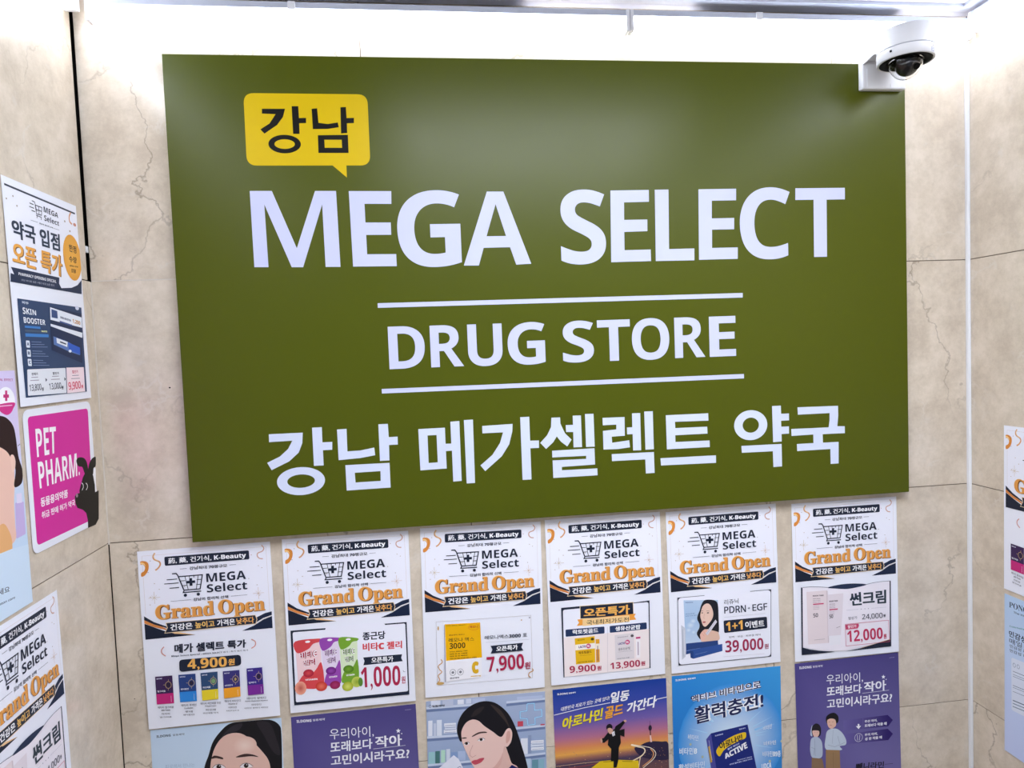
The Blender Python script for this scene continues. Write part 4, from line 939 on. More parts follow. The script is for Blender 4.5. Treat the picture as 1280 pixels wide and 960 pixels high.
('T','headline_text#8','f2f2f8','고민이시라구요?','b',0.02,((62,74.7),(195.3,76.6),(194.3,95.9),(61.5,93.2))),
('P','headline_text#c','f2f2f8',((178.2,40),(179.2,43),(182.1,43.5),(179.8,45.2),(180.3,48.3),(177.9,46.4),(175.3,47.7),(176.1,44.8),(174,42.6),(176.9,42.7))),
('E','headline_text#c','f2f2f8',183.5,49.9,1,1,'f2f2f8'),
('Q','arrow_label#0',('6a60a0','2c1c66','2c1c66','6a60a0'),((93.8,119.6),(184.8,119.4),(185.6,141.6),(93.3,139.2))),
('P','arrow_label#0','2c1c66',((184.8,119.4),(195.2,130.4),(185.3,141.5))),
('Q','arrow_label#110',('6a60a0','2c1c66','2c1c66','6a60a0'),((93.1,146.3),(184.2,146.3),(185,168.5),(92.6,166))),
('P','arrow_label#110','2c1c66',((184.2,146.3),(194.6,157.4),(184.7,168.5))),
('L','arrow_label#0','8a82b8',0.4,((134.1,120.2),(133.6,139.7))),
('P','arrow_label#0','f2f2f8',((118.9,133.1),(122.7,134),(122.9,129.6),(126.2,129.8),(126.1,133.9),(129.7,133.9),(124.4,139.8))),
('O','arrow_label#0','f2f2f8',124,156.2,8.2,8.2,0.6),
('L','arrow_label#0','f2f2f8',0.8,((121.6,151),(121.8,161.5))),
('L','arrow_label#0','f2f2f8',0.8,((126.7,151.1),(125.4,161.7))),
('T','arrow_label#0','f2f2f8','우선 아이,','r',0.03,((137.1,123.8),(163.3,124.2),(163.1,129.8),(136.9,129.4))),
('T','arrow_label#0','f2f2f8','또래보다 작을 때','b',0.03,((136.9,131.8),(182.2,132.3),(182,138.7),(136.7,137.7))),
('T','arrow_label#0','f2f2f8','우리 아이,','r',0.03,((136.4,149.8),(163.4,150.2),(163.3,156.1),(136.3,155.5))),
('T','arrow_label#0','f2f2f8','성 판 작을 때','b',0.03,((136.8,157.7),(171.8,158.1),(171.6,164),(136.6,163.6))),
('T','headline_text#24','14121c','빼니라민','b',0.02,((117.6,205.1),(175,208.7),(173.9,222.1),(115.8,218.8))),
('L','headline_text','14121c',0.6,((176.1,215),(193,215.4))),
('S','girl_picture','1c1a22',((29.8,130.8),(31.8,122.6),(38.2,118.5),(45.2,121.8),(48.5,130.7),(47.1,141.4),(42.5,144.5),(32.5,143.2))),
('S','girl_picture','e6bcae',((30.8,132.6),(36.6,131.6),(44.1,133.8),(43.9,141),(38.7,145.7),(33.7,143.4))),
('S','girl_picture','b8c4d8',((28.4,127),(31.1,120.6),(29.3,132),(30.5,141.8),(26.6,138.9))),
('S','girl_picture','b4c0d4',((25.8,158.2),(27.8,147.5),(33.7,144.1),(41.2,145),(48.6,153.7),(50.4,168.5),(49,182.9),(41.4,186.3),(28.9,182.8),(25.4,170.3))),
('L','girl_picture','8894ac',0.6,((34.9,147.2),(35.2,181.2))),
('L','girl_picture','8894ac',0.6,((27.4,163.2),(34.4,166.5),(32,178.4))),
('P','girl_picture','8a6e56',((28.3,183.2),(48.9,187.8),(52.9,207.8),(53.1,266.5),(27.8,263.1),(27,204.5))),
('S','boy_picture','17151c',((58.9,116.2),(59.9,107.8),(67.6,102.7),(76.5,102.7),(83.4,109.4),(83.7,119.1),(78.5,123.3),(62.1,121.4))),
('S','boy_picture','e4b8a6',((60.9,118.8),(62.3,114.1),(69.1,112.5),(77.4,115.9),(78.9,125.8),(74.5,130.6),(68.6,132.4),(63.2,127.6))),
('L','boy_picture','a04848',0.6,((66.3,124.8),(70.3,126.2))),
('L','boy_picture','2a1c1c',0.5,((63.9,118.7),(67,118.6))),
('L','boy_picture','2a1c1c',0.5,((71,119.1),(74,119.4))),
('L','boy_picture','2a1c1c',0.4,((34.7,135.5),(36.7,135.8))),
('L','boy_picture','2a1c1c',0.4,((39.7,136.1),(41.7,136.4))),
('S','boy_picture','c0ccdc',((57.6,145.1),(61.7,134.7),(71.9,132.3),(82,134.7),(91.9,144.4),(98.4,158.6),(96.4,166.9),(84.9,167.9),(88.5,175.7),(56.9,170.5))),
('L','boy_picture','8c98b0',0.7,((61,162.5),(74.7,167.9),(87.5,164.6),(95.2,161.9))),
('L','boy_picture','8c98b0',0.5,((72.6,134.8),(69.9,161.2))),
('L','boy_picture','8c98b0',0.6,((81.6,148),(85,163.1))),
('P','boy_picture','9a7a58',((56.9,171.3),(84.7,175.7),(85,211.9),(84.7,270.8),(54.3,266.7),(55.4,208.1))),
('L','boy_picture','7a5e42',0.6,((71.4,178.4),(70.1,266.3))),
),
'pharmacy':(
('G','background_print',('a8b6d4','9aacce','a4bad8','8ca4c8'),((0,0),(210,0),(210,297),(0,297))),
('P','background_print','ccd6ea',((-0.7,10.1),(97.3,11.5),(97.2,15.4),(-0.8,14.3))),
('P','background_print','6e80a8',((-0.8,14.3),(97.2,15.4),(97.1,19.6),(-0.9,19.2))),
('P','background_print','ccd6ea',((-0.6,62.2),(77.3,64.3),(77.2,68.2),(-0.7,66.4))),
('P','background_print','6e80a8',((-0.7,66.4),(77.2,68.2),(77.1,72.4),(-0.8,71.3))),
('P','background_print','ccd6ea',((-0.1,111.8),(91.2,112.4),(91.1,116.3),(-0.2,116))),
('P','background_print','6e80a8',((-0.2,116),(91.1,116.3),(91,120.5),(-0.3,121))),
('P','background_print','ccd6ea',((140.6,11.9),(209.6,11.3),(209.5,15.2),(140.5,16.1))),
('P','background_print','6e80a8',((140.5,16.1),(209.5,15.2),(209.4,19.4),(140.4,21.1))),
('P','background_print','ccd6ea',((149,60.4),(209,60.1),(208.9,64),(148.9,64.7))),
('P','background_print','6e80a8',((148.9,64.7),(208.9,64),(208.8,68.3),(148.8,69.7))),
('P','background_print','ccd6ea',((163.2,111.4),(208.4,110.7),(208.3,114.6),(163.1,115.6))),
('P','background_print','6e80a8',((163.1,115.6),(208.3,114.6),(208.3,118.9),(163,120.7))),
('P','background_print','e4e8f4',((2.9,34.6),(10.3,34.8),(9.5,62.3),(2.2,62.1))),
('P','background_print','c8d0e4',((12,40.1),(16.6,40.3),(16,62.7),(11.4,62.6))),
('P','background_print','dde4f2',((17.7,34.6),(26.5,34.8),(25.8,63),(16.9,62.7))),
('P','background_print','eef0f8',((30.4,41.8),(50.8,42.4),(50.6,48.2),(30.3,47.5))),
('P','background_print','dfe5f2',((31.2,48),(51.2,48.6),(51.1,53.9),(31,53.3))),
('P','background_print','eef0f8',((29.5,53.6),(51.8,54.3),(51.7,60),(29.4,59.3))),
('P','background_print','9ccad0',((2,90.6),(13,91),(12.5,112),(1.4,111.6))),
('P','background_print','4a7a78',((13.8,89.9),(21.6,90.1),(21,112.1),(13.2,111.8))),
('P','background_print','b8e0cc',((23.6,88.9),(31,89.2),(30.5,111.7),(23,111.4))),
('P','background_print','d4dcec',((32.9,87.9),(39.4,88.1),(38.8,111.1),(32.3,110.8))),
('P','background_print','8aa4d0',((41.1,94.4),(52.3,94.8),(51.9,111.1),(40.7,110.7))),
('P','background_print','b0c0e0',((53.2,93.7),(66.3,94.2),(65.9,111),(52.8,110.5))),
('P','background_print','d8deee',((8.4,-0.1),(25,0.4),(24.7,10.8),(8.2,10.4))),
('P','background_print','c0c8de',((28.7,0.2),(47.2,0.7),(46.9,11.7),(28.4,11.2))),
('P','background_print','e4e8f4',((54.6,1.7),(65.7,2),(65.5,10.5),(54.4,10.2))),
('P','background_print','d0d8ec',((69.5,1.5),(78.8,1.7),(78.6,10.3),(69.3,10))),
('P','background_print','b8c4e0',((80.7,1.7),(103.1,2.2),(102.9,11.4),(80.4,10.8))),
('P','background_print','e4e8f4',((164.7,81.2),(177.1,81.7),(176.5,110.7),(164.1,110.3))),
('P','background_print','8c9cc0',((178.2,76.7),(183.9,76.9),(183.3,109.9),(177.5,109.7))),
('P','background_print','eef0f8',((183.2,86.9),(205.8,87.6),(205.7,93.1),(183,92.3))),
('P','background_print','dde4f2',((182.6,93),(206,93.8),(205.9,99.3),(182.5,98.5))),
('P','background_print','eef0f8',((182.9,99.3),(205.9,100.1),(205.8,105.5),(182.8,104.7))),
('P','background_print','b8c4e0',((159.5,11.2),(205.3,12.4),(205.4,6.6),(159.7,5.4))),
('P','background_print','c84a5c',((159.7,49.8),(169.6,50.1),(169.4,59.4),(159.5,59.1))),
('P','background_print','c84a5c',((200.6,58.4),(208.3,58.6),(208.2,61),(200.5,60.7))),
('P','background_print','6a98a8',((184,122),(195.5,122.4),(194.7,161.4),(183.2,160.9))),
('P','background_print','b8cce0',((172.6,118.9),(182.1,119.2),(181.3,158.2),(171.8,157.8))),
('P','background_print','8cb8c8',((196.5,122.2),(206.1,122.6),(205.3,161.6),(195.7,161.2))),
('L','background_print','4a62a0',0.6,((31.6,45.4),(50.1,45.9))),
('L','background_print','4a62a0',0.5,((184.6,89.9),(204.8,90.5))),
('L','background_print','4a62a0',0.6,((31.5,49.6),(50,50.1))),
('L','background_print','4a62a0',0.5,((184.5,94.2),(204.7,94.8))),
('L','background_print','4a62a0',0.6,((31.4,53.7),(49.9,54.3))),
('L','background_print','4a62a0',0.5,((184.5,98.5),(204.6,99))),
('L','background_print','4a62a0',0.6,((31.3,57.9),(49.8,58.5))),
('L','background_print','4a62a0',0.5,((184.4,102.7),(204.5,103.3))),
('L','background_print','4aa0d8',1.9,((177.4,19.5),(190.2,19.7),(190.6,32.3),(203,32),(203.3,44.5),(190.9,45.9),(191,57.5),(178,58.3),(176.9,46.5),(164.5,44.5),(164.4,32.9),(176.6,32),(177.4,19.5))),
('L','background_print','c8f0ff',0.9,((177.4,19.5),(190.2,19.7),(190.6,32.3),(203,32),(203.3,44.5),(190.9,45.9),(191,57.5),(178,58.3),(176.9,46.5),(164.5,44.5),(164.4,32.9),(176.6,32),(177.4,19.5))),
('T','caption_text#51','2c3448','일동제약','b',0.02,((10.1,7.3),(32.2,7.7),(32.1,11.5),(10,11.1))),
('O','caption_text','2c3448',6.9,8.9,2.2,2.7,0.5),
('S','portrait_print','17151c',((52.3,57.2),(54.5,42.1),(63.3,25.7),(78.5,13.7),(97.4,8.1),(116.1,10.7),(130.9,20.2),(143.9,34.9),(153,53.1),(160.1,73.1),(167.2,98.9),(174.3,126.8),(181.2,166.5),(182.3,205.8),(136.9,181.4),(138.6,103.9),(73.4,72.6),(59.2,77),(54.8,68.9))),
('S','portrait_print','3a302e',((112.2,14.8),(128.9,25.8),(139.9,44.1),(145.2,60.1),(136.1,45.7),(123.2,29.2))),
('S','portrait_print','2c2628',((85.8,22),(100.9,17.6),(93.1,28.4),(78,34.7))),
('S','portrait_print','e2bab0',((134.2,88),(142.3,108.2),(147.6,124.2),(158.8,137),(146.4,182.4),(97.2,177.2),(109.5,132),(125.2,110.3))),
('S','portrait_print','edc9c0',((60.3,73.3),(60.3,58),(68.1,44.3),(79.8,39.1),(90.9,42.6),(100.1,52.1),(114.9,64),(129.7,75),(139.5,62.4),(146.1,61.1),(149.7,70.2),(147.5,84.5),(140.7,93.5),(134.6,92.9),(131.9,105.2),(124,119.9),(109.5,132),(96.2,138.4),(86,131.6),(77.8,120.2),(72.5,108.1),(65.8,92),(61.9,81.1))),
('S','portrait_print','dba99e',((140.3,67.3),(145.1,65.9),(146.4,73.7),(143.8,83.1),(138.9,87.5),(138.2,78.7))),
('S','portrait_print','dfb0a6',((98.1,138.6),(113.4,130.5),(127,114.4),(131.9,103.3),(128.7,122.3),(117,136.6),(107.4,143.4))),
('S','portrait_print','4a3632',((78.7,68.5),(89.5,63),(100.8,62.5),(105,65.2),(92.3,65.5),(80,69.8))),
('S','portrait_print','4a3632',((59.4,70.5),(66,69.6),(69.3,71.4),(63.1,72))),
('S','portrait_print','f2eaec',((87.8,77.4),(92.4,74),(98.1,74.4),(100.6,76.7),(96.1,79),(91,78.9))),
('E','portrait_print','2a1a18',94.3,76.3,2.6,2.5,'2a1a18'),
('L','portrait_print','241a1c',0.6,((87.8,77.4),(92.4,73.8),(98.1,74),(101.3,76.4))),
('S','portrait_print','f2eaec',((63.4,82.2),(67,78.7),(71.6,79),(73.5,81.3),(69.9,83.6),(65.9,83.6))),
('E','portrait_print','2a1a18',68.5,81,2.6,2.5,'2a1a18'),
('L','portrait_print','241a1c',0.6,((63.4,82.2),(67,78.5),(71.6,78.6),(74,80.9))),
('L','portrait_print','c08c84',0.7,((79.6,84.7),(73.7,97.6),(74.1,103),(78.1,106.7),(84.8,103.5))),
('S','portrait_print','c85060',((76.1,114.8),(81.8,111.9),(85.9,111.9),(91.2,109.9),(99.1,110.1),(93.9,116.9),(85.3,120.3),(80.6,119.9))),
('L','portrait_print','8a3044',0.4,((76.5,114.8),(86.4,115.4),(98.7,110.5))),
('P','portrait_print','1c2464',((139.8,135.1),(147.6,127.1),(158.9,134.1),(177.8,144.7),(192.7,167.7),(198.8,246.9),(197.3,325.8),(67.6,310.2),(82.1,175.6),(108.9,159.1),(127.4,180.4))),
('P','portrait_print','e4e6f4',((16.3,122.6),(45.6,99.7),(53.8,107.2),(62.7,127.3),(74.6,174.9),(33.3,180.1))),
('L','portrait_print','40508a',0.8,((51.6,123.3),(55.4,120.8),(58.1,123))),
),
'runner':(
('G','background_print',('143c94','3a4aa4'),((0,0),(210,0),(210,39),(0,39))),
('G','background_print',('3a4aa4','7460a8'),((0,39),(210,39),(210,68.5),(0,68.5))),
('G','background_print',('7460a8','b4708c'),((0,68.5),(210,68.5),(210,92.6),(0,92.6))),
('G','background_print',('b4708c','dc8a5a'),((0,92.6),(210,92.6),(210,109.2),(0,109.2))),
('G','background_print',('dc8a5a','e8a850'),((0,109.2),(210,109.2),(210,121.3),(0,121.3))),
('G','background_print',('e8a850','a06a58'),((0,121.3),(210,121.3),(210,129.7),(0,129.7))),
('G','background_print',('a06a58','4a3c58'),((0,129.7),(210,129.7),(210,138.9),(0,138.9))),
('G','background_print',('4a3c58','6a4a4c'),((0,138.9),(210,138.9),(210,161.2),(0,161.2))),
('G','background_print',('6a4a4c','3a2c3c'),((0,161.2),(210,161.2),(210,224.7),(0,224.7))),
('G','background_print',('3a2c3c','1c1826'),((0,224.7),(210,224.7),(210,297),(0,297))),
('E','background_print','e8b070',195.7,164.7,0.8,0.5,'e8b070'),
('E','background_print','c88a58',21.4,128.7,0.7,0.4,'c88a58'),
('E','background_print','7a6a8a',150.9,150.6,0.7,0.5,'7a6a8a'),
('E','background_print','e8b070',53.5,125.7,0.8,0.5,'e8b070'),
('E','background_print','f0d090',120,129,0.8,0.5,'f0d090'),
('E','background_print','7a6a8a',130.8,154,0.7,0.4,'7a6a8a'),
('E','background_print','7a6a8a',112.1,139.1,0.8,0.4,'7a6a8a'),
('E','background_print','7a6a8a',184.5,160.9,0.8,0.5,'7a6a8a'),
('E','background_print','f0d090',96.3,133.1,0.7,0.4,'f0d090'),
('E','background_print','c88a58',87.2,153.4,0.7,0.5,'c88a58'),
('E','background_print','e8b070',115.7,131.6,0.8,0.4,'e8b070'),
('E','background_print','7a6a8a',38.6,123.1,0.7,0.5,'7a6a8a'),
('E','background_print','c88a58',204.9,155.1,0.7,0.5,'c88a58'),
('E','background_print','f0d090',204.4,146.5,0.8,0.4,'f0d090'),
('E','background_print','7a6a8a',150.2,159.4,0.8,0.5,'7a6a8a'),
('E','background_print','f0d090',162.3,139.7,0.7,0.4,'f0d090'),
('E','background_print','f0d090',34.7,144.3,0.7,0.5,'f0d090'),
('E','background_print','7a6a8a',134.9,133.6,0.7,0.5,'7a6a8a'),
('E','background_print','7a6a8a',189.8,147.4,0.8,0.5,'7a6a8a'),
('E','background_print','f0d090',136,141.3,0.7,0.5,'f0d090'),
('E','background_print','f0d090',72.7,146.3,0.7,0.5,'f0d090'),
('E','background_print','7a6a8a',100.8,129.8,0.7,0.5,'7a6a8a'),
('E','background_print','7a6a8a',166.8,158.1,0.7,0.4,'7a6a8a'),
('E','background_print','7a6a8a',158.7,144.1,0.7,0.5,'7a6a8a'),
('E','background_print','f0d090',196.3,155.6,0.7,0.5,'f0d090'),
('E','background_print','7a6a8a',65.6,126.5,0.7,0.5,'7a6a8a'),
('E','background_print','e8b070',191.6,152.1,0.8,0.5,'e8b070'),
('E','background_print','e8b070',161.2,139.1,0.7,0.5,'e8b070'),
('E','background_print','e8b070',186.7,135.5,0.7,0.5,'e8b070'),
('E','background_print','7a6a8a',14.4,138.9,0.8,0.5,'7a6a8a'),
('E','background_print','e8b070',121.5,148.7,0.7,0.4,'e8b070'),
('E','background_print','7a6a8a',155.3,131,0.8,0.4,'7a6a8a'),
('E','background_print','e8b070',52.2,125.6,0.7,0.4,'e8b070'),
('E','background_print','e8b070',87.2,147.2,0.8,0.5,'e8b070'),
('E','background_print','c88a58',14.5,128.1,0.7,0.5,'c88a58'),
('E','background_print','e8b070',138.7,127.7,0.8,0.4,'e8b070'),
('E','background_print','e8b070',7.7,141.2,0.7,0.5,'e8b070'),
('E','background_print','c88a58',78,124.5,0.8,0.5,'c88a58'),
('E','background_print','e8b070',150.8,145.1,0.8,0.5,'e8b070'),
('E','background_print','c88a58',80.6,121.6,0.8,0.5,'c88a58'),
('E','background_print','7a6a8a',33.8,117.7,0.7,0.4,'7a6a8a'),
('E','background_print','e8b070',192.5,152.4,0.7,0.4,'e8b070'),
('E','background_print','7a6a8a',60,136.5,0.8,0.5,'7a6a8a'),
('E','background_print','e8b070',92.4,149.4,0.7,0.5,'e8b070'),
('E','background_print','c88a58',184.8,156.6,0.8,0.4,'c88a58'),
('E','background_print','7a6a8a',98,129.8,0.7,0.4,'7a6a8a'),
('E','background_print','c88a58',172.7,128.1,0.7,0.5,'c88a58'),
('E','background_print','f0d090',106.4,151.1,0.8,0.5,'f0d090'),
('E','background_print','7a6a8a',106.6,127.4,0.7,0.5,'7a6a8a'),
('E','background_print','f0d090',54.5,140.4,0.7,0.5,'f0d090'),
('E','background_print','c88a58',134,150.3,0.7,0.5,'c88a58'),
('E','background_print','c88a58',138.1,134,0.7,0.4,'c88a58'),
('E','background_print','c88a58',35.6,120,0.8,0.5,'c88a58'),
('E','background_print','e8b070',104.1,158.5,0.8,0.5,'e8b070'),
('E','background_print','f0d090',204.5,138.5,0.8,0.4,'f0d090'),
('E','background_print','c88a58',18.2,118.1,0.7,0.4,'c88a58'),
('E','background_print','7a6a8a',127.9,153.6,0.7,0.5,'7a6a8a'),
('E','background_print','e8b070',54.2,133.6,0.8,0.5,'e8b070'),
('E','background_print','c88a58',33.2,130.5,0.7,0.5,'c88a58'),
('E','background_print','c88a58',24.8,142.4,0.7,0.4,'c88a58'),
('S','background_print','2c2440',((145.7,124.4),(157.2,119.7),(166.7,115.6),(179.9,114.3),(196.9,116.9),(209.1,120.6),(211,150.9),(163.9,143.4))),
('E','background_print','c89060',169,123.7,0.5,0.4,'c89060'),
('E','background_print','c89060',197,128.4,0.6,0.4,'c89060'),
('E','background_print','c89060',165.2,134.2,0.6,0.4,'c89060'),
('E','background_print','c89060',183.9,134.2,0.6,0.4,'c89060'),
('E','background_print','c89060',180.6,136.3,0.6,0.4,'c89060'),
('E','background_print','c89060',197.4,130.3,0.5,0.3,'c89060'),
('E','background_print','c89060',199.2,134.1,0.6,0.4,'c89060'),
('E','background_print','c89060',165.2,132.9,0.5,0.4,'c89060'),
('E','background_print','c89060',202.2,143,0.6,0.4,'c89060'),
('E','background_print','c89060',189.2,141.3,0.6,0.4,'c89060'),
('E','background_print','c89060',193,134.3,0.6,0.4,'c89060'),
('E','background_print','c89060',164.9,139.1,0.5,0.4,'c89060'),
('E','background_print','c89060',169.5,129.6,0.5,0.4,'c89060'),
('E','background_print','c89060',193.9,142.1,0.6,0.4,'c89060'),
('E','background_print','c89060',177.4,139.1,0.6,0.4,'c89060'),
('E','background_print','c89060',182.3,126.7,0.6,0.4,'c89060'),
('E','background_print','c89060',172.7,136.9,0.6,0.4,'c89060'),
('E','background_print','c89060',199.9,140.8,0.5,0.3,'c89060'),
('E','background_print','c89060',166.8,133.9,0.6,0.3,'c89060'),
('E','background_print','c89060',184.1,140.2,0.6,0.4,'c89060'),
('C','background_print','f4e0c0',2.2,((139.4,116.5),(151.5,120.9),(162.6,124.9),(165.2,131.4),(158.4,139),(145,144.9),(133.6,149.1))),
('C','background_print','f8ecd8',1.2,((140.4,115.5),(153.4,119.3),(175.8,126),(185.3,136.6),(180.7,147.3),(165.2,158.6),(155.5,166.8))),
('C','background_print','e0a068',1.6,((175.7,127.9),(181.1,136.1),(177,146.8),(159.6,158.8))),
('L','background_print','f0d8b8',1.6,((156.5,138.8),(151.9,162.6))),
('L','background_print','d8b08c',0.9,((0.9,139.5),(52.2,139.3),(92.9,140.5))),
('L','background_print','a84a50',1,((2.5,146.2),(52,144.8),(81.7,142.8))),
('L','background_print','2a2438',0.5,((176.3,75.5),(176.4,84.9))),
('E','background_print','2a2438',176.5,89,3.2,5.2,'2a2438'),
('L','background_print','2a2438',1.6,((176.5,94.2),(176.7,105.5))),
('P','background_print','e8c8c4',((175.2,102.5),(177.7,102.8),(179.2,115.6),(175.8,115.2))),
('P','runner_picture','e2c020',((60.9,152.4),(81.8,139.5),(111.5,140.5),(152.5,146.9),(152.8,164.6))),
('P','runner_picture','c89c14',((60.9,152.4),(152.8,164.6),(153.5,226.8),(56.8,214.4))),
('L','runner_picture','6a4c10',1,((87.3,141.6),(107.7,143))),
('L','runner_picture','6a4c10',1,((122.5,144.8),(141.2,147.4))),
('P','runner_picture','101014',((89.8,97.3),(98.5,87.5),(109.8,83.8),(112.2,78.5),(123.3,72.3),(128,69),(131.1,72.3),(123.9,80.8),(119,86.7),(128.8,85),(127.9,99.9),(120.5,96.2),(121,110.2),(117,118.2),(114.8,143.1),(111.3,154.8),(105.4,154.7),(106.2,142.1),(101,141.8),(102.6,119.3),(96.5,111.5),(98,101),(90.4,106.7),(84.2,105.6),(83.6,99.2))),
('E','runner_picture','14121a',100.7,79,5.7,6.2,'14121a'),
('S','runner_picture','d8a892',((97.3,81.4),(102.5,80.6),(106.8,84.4),(105.9,89.9),(102.1,91.7),(98.5,88.1))),
('P','runner_picture','e8e8f0',((104.4,89.7),(109.7,86.6),(110.5,95),(106.4,96.6))),
('S','runner_picture','d8a892',((127.4,69.6),(131.2,68.6),(133,71.4),(129.9,72.9))),
('S','runner_picture','d8a892',((83.3,99.9),(85.6,97.7),(87.2,104.4),(84.5,106))),
('L','runner_picture','2c2c48',0.6,((107.7,90.1),(108.2,96.1))),
('T','headline_text#112','f2f2f8','ILDONG','b',0.01,((8,6.7),(27.1,6.9),(27,10.2),(7.9,10))),
('T','headline_text#113','f2f2f8','일동제약','b',0.03,((28.6,7.1),(41.7,7),(41.6,9.7),(28.5,10))),
('T','headline_text#114','f2f2f8','대한민국 피로가 있는 곳에 있다!','b',0.015,((14.6,32.5),(104.1,21.1),(102.5,28.7),(12.7,40.2))),
('L','headline_text#c','f2f2f8',1.2,((0.5,45.6),(56.1,38),(104.2,34))),
('L','headline_text#c','f2f2f8',1.2,((188.6,37.3),(210.2,34.8))),
('T','headline_text#117','f2f2f8','일동','b',0.03,((106.7,14.9),(142.1,13.3),(137.7,33),(103.2,36.1))),
('T','headline_text#118','e8d820','아로나민','b',0.03,((17.1,52),(91.3,41.5),(87.4,63.6),(12.9,75.1))),
('T','headline_text#119','f0a838','골드','b',0.03,((95.4,40.8),(129.3,37.7),(125.2,58.6),(91.6,64.1))),
('T','headline_text#120','f2f2f8','가간다','b',0.03,((136,37.5),(192.2,28.7),(188.1,51.6),(133.1,57.6))),
),
'energy':(
('Q','background_print',('2a86d4','3c9ce0','2470c0','1f6ac0'),((0,0),(210,0),(210,297),(0,297))),
('E','background_print','e4f2fc',111.8,131.4,102.7,107.4,'3490dc'),
('P','background_print','bcdcf6',((77.2,92.8),(47.9,62.9),(78.5,91.4))),
('P','background_print','bcdcf6',((157.2,116.8),(198.2,108.5),(157.8,118.8))),
('P','background_print','a8d4f4',((159.7,144.8),(194,155),(159.3,146.8))),
('P','background_print','a8d4f4',((83.1,87.7),(56.5,50.6),(84.6,86.7))),
('P','background_print','8cc4f0',((78.4,165.7),(45.1,191.2),(77,164.1))),
('P','background_print','a8d4f4',((65.4,113.6),(29.8,100.1),(65.9,111.7))),
('P','background_print','a8d4f4',((105.9,79.9),(103.4,51.6),(107.8,79.8))),
('P','background_print','a8d4f4',((153.7,108.9),(192.6,94.2),(154.6,110.8))),
('P','background_print','bcdcf6',((115.2,80.4),(118.2,62.3),(117.1,80.7))),
('P','background_print','a8d4f4',((76,93.9),(58.8,78),(77.3,92.6))),
('P','background_print','a8d4f4',((159.6,126.4),(181,126.7),(160,128.4))),
('P','background_print','a8d4f4',((158.8,122.4),(184.5,120.7),(159.3,124.5))),
('P','background_print','bcdcf6',((100,180.4),(86.3,221.7),(98.2,179.7))),
('P','background_print','a8d4f4',((146.2,98),(175.5,77.3),(147.5,99.6))),
('P','background_print','8cc4f0',((157,116.3),(196.6,108),(157.7,118.3))),
('P','background_print','a8d4f4',((97.3,179.3),(86.4,203.5),(95.4,178.5))),
('P','background_print','8cc4f0',((156.4,114.7),(183.7,108.9),(157.1,116.7))),
('P','background_print','a8d4f4',((96.5,179),(82.8,209.4),(94.7,178.1))),
('P','background_print','a8d4f4',((72,99),(38.9,74.1),(73.1,97.5))),
('P','background_print','8cc4f0',((94.1,177.8),(76,212.8),(92.3,176.9))),
('P','background_print','8cc4f0',((95.7,81.6),(88.2,60.1),(97.5,81.1))),
('P','background_print','a8d4f4',((98.1,81),(92.9,62.9),(99.9,80.6))),
('T','headline_text#24','f2f2f8','ILDONG','b',0.01,((7,6.6),(27.6,6.1),(27.6,9.7),(7,10))),
('T','headline_text#25','f2f2f8','일동제약','b',0.03,((29.7,6.3),(45.2,5.9),(45.1,9),(29.6,9.3))),
('T','headline_text#26','f4f6fc','액티브 비타민으로','b',0.09,((34.8,40.1),(171.3,22.5),(171.1,39.5),(35.3,53.5))),
('T','headline_text#27','f4f6fc','활력충전!','b',0.095,((40.8,61),(175.2,46.5),(175.2,76),(42,95))),
('T','headline_text#28','1a2252','액티브 비타민으로','b',0.015,((34.8,40.1),(171.3,22.5),(171.1,39.5),(35.3,53.5))),
('T','headline_text#29','1a2252','활력충전!','b',0.02,((40.8,61),(175.2,46.5),(175.2,76),(42,95))),
('P','product_picture','1c2a78',((72.2,113.9),(143.5,104.4),(159.6,190.4),(163.5,211.7),(85.1,211.1))),
('P','product_picture','4a4c98',((62.8,124.1),(72.2,113.9),(85.1,211.1),(74.7,205.7))),
('P','product_picture','c8a030',((66.5,138.9),(69.7,136.2),(73.3,168.4),(70.1,169.1))),
('L','product_picture','c8c8e8',0.6,((67.8,126.7),(73.3,164.3))),
('S','product_picture','e8c020',((82.1,146.8),(92.8,133.9),(116.1,122.6),(136.3,118.5),(140.3,122),(138.2,130.1),(126.5,134),(107.4,141.2),(95.7,149.3),(88.6,158.8),(83.6,155.2))),
('T','product_picture','14142c','아로나민','b',0.03,((86.5,133.2),(132.2,121.2),(133.3,132),(89.6,148))),
('T','product_picture','f2f2f8','ACTIVE','b',0.03,((96.2,156.1),(139.6,136.8),(142.8,148.8),(99,165.5))),
('T','product_picture','c8d0f0','ILDONG','b',0.03,((79.7,118.1),(95.2,116.1),(95.6,118.4),(80,120.6))),
('T','product_picture','c8d0f0','일동제약','b',0.03,((126.5,110.7),(139.2,109.5),(139.6,111.6),(126.9,113.2))),
('T','product_picture','c8d0f0','활력 액티브','b',0.03,((103.1,145.9),(126.5,136.7),(127.3,140.3),(104.1,149.5))),
('T','product_picture','c8d0f0','활성비타민 B군 고함량 9종','b',0.03,((121.7,169.2),(150.4,165.5),(150.6,167.6),(122.1,171.3))),
('T','product_picture','c8d0f0','비타민 활력 충전 고함량 비타민','b',0.03,((106.8,175.2),(151,169.1),(151.4,171.7),(107.2,178))),
('T','side_words_text','8cb4e4','비타민','b',0.07,((29,110.4),(47.6,115.4),(47.4,125.6),(27.3,120.4))),
('T','side_words_text','f0f6fc','비타민','b',0,((29,110.4),(47.6,115.4),(47.4,125.6),(27.3,120.4))),
('T','side_words_text','8cb4e4','비타민B','b',0.07,((11.5,134.6),(45,137.6),(44.4,150.1),(10.4,148))),
('T','side_words_text','f0f6fc','비타민B','b',0,((11.5,134.6),(45,137.6),(44.4,150.1),(10.4,148))),
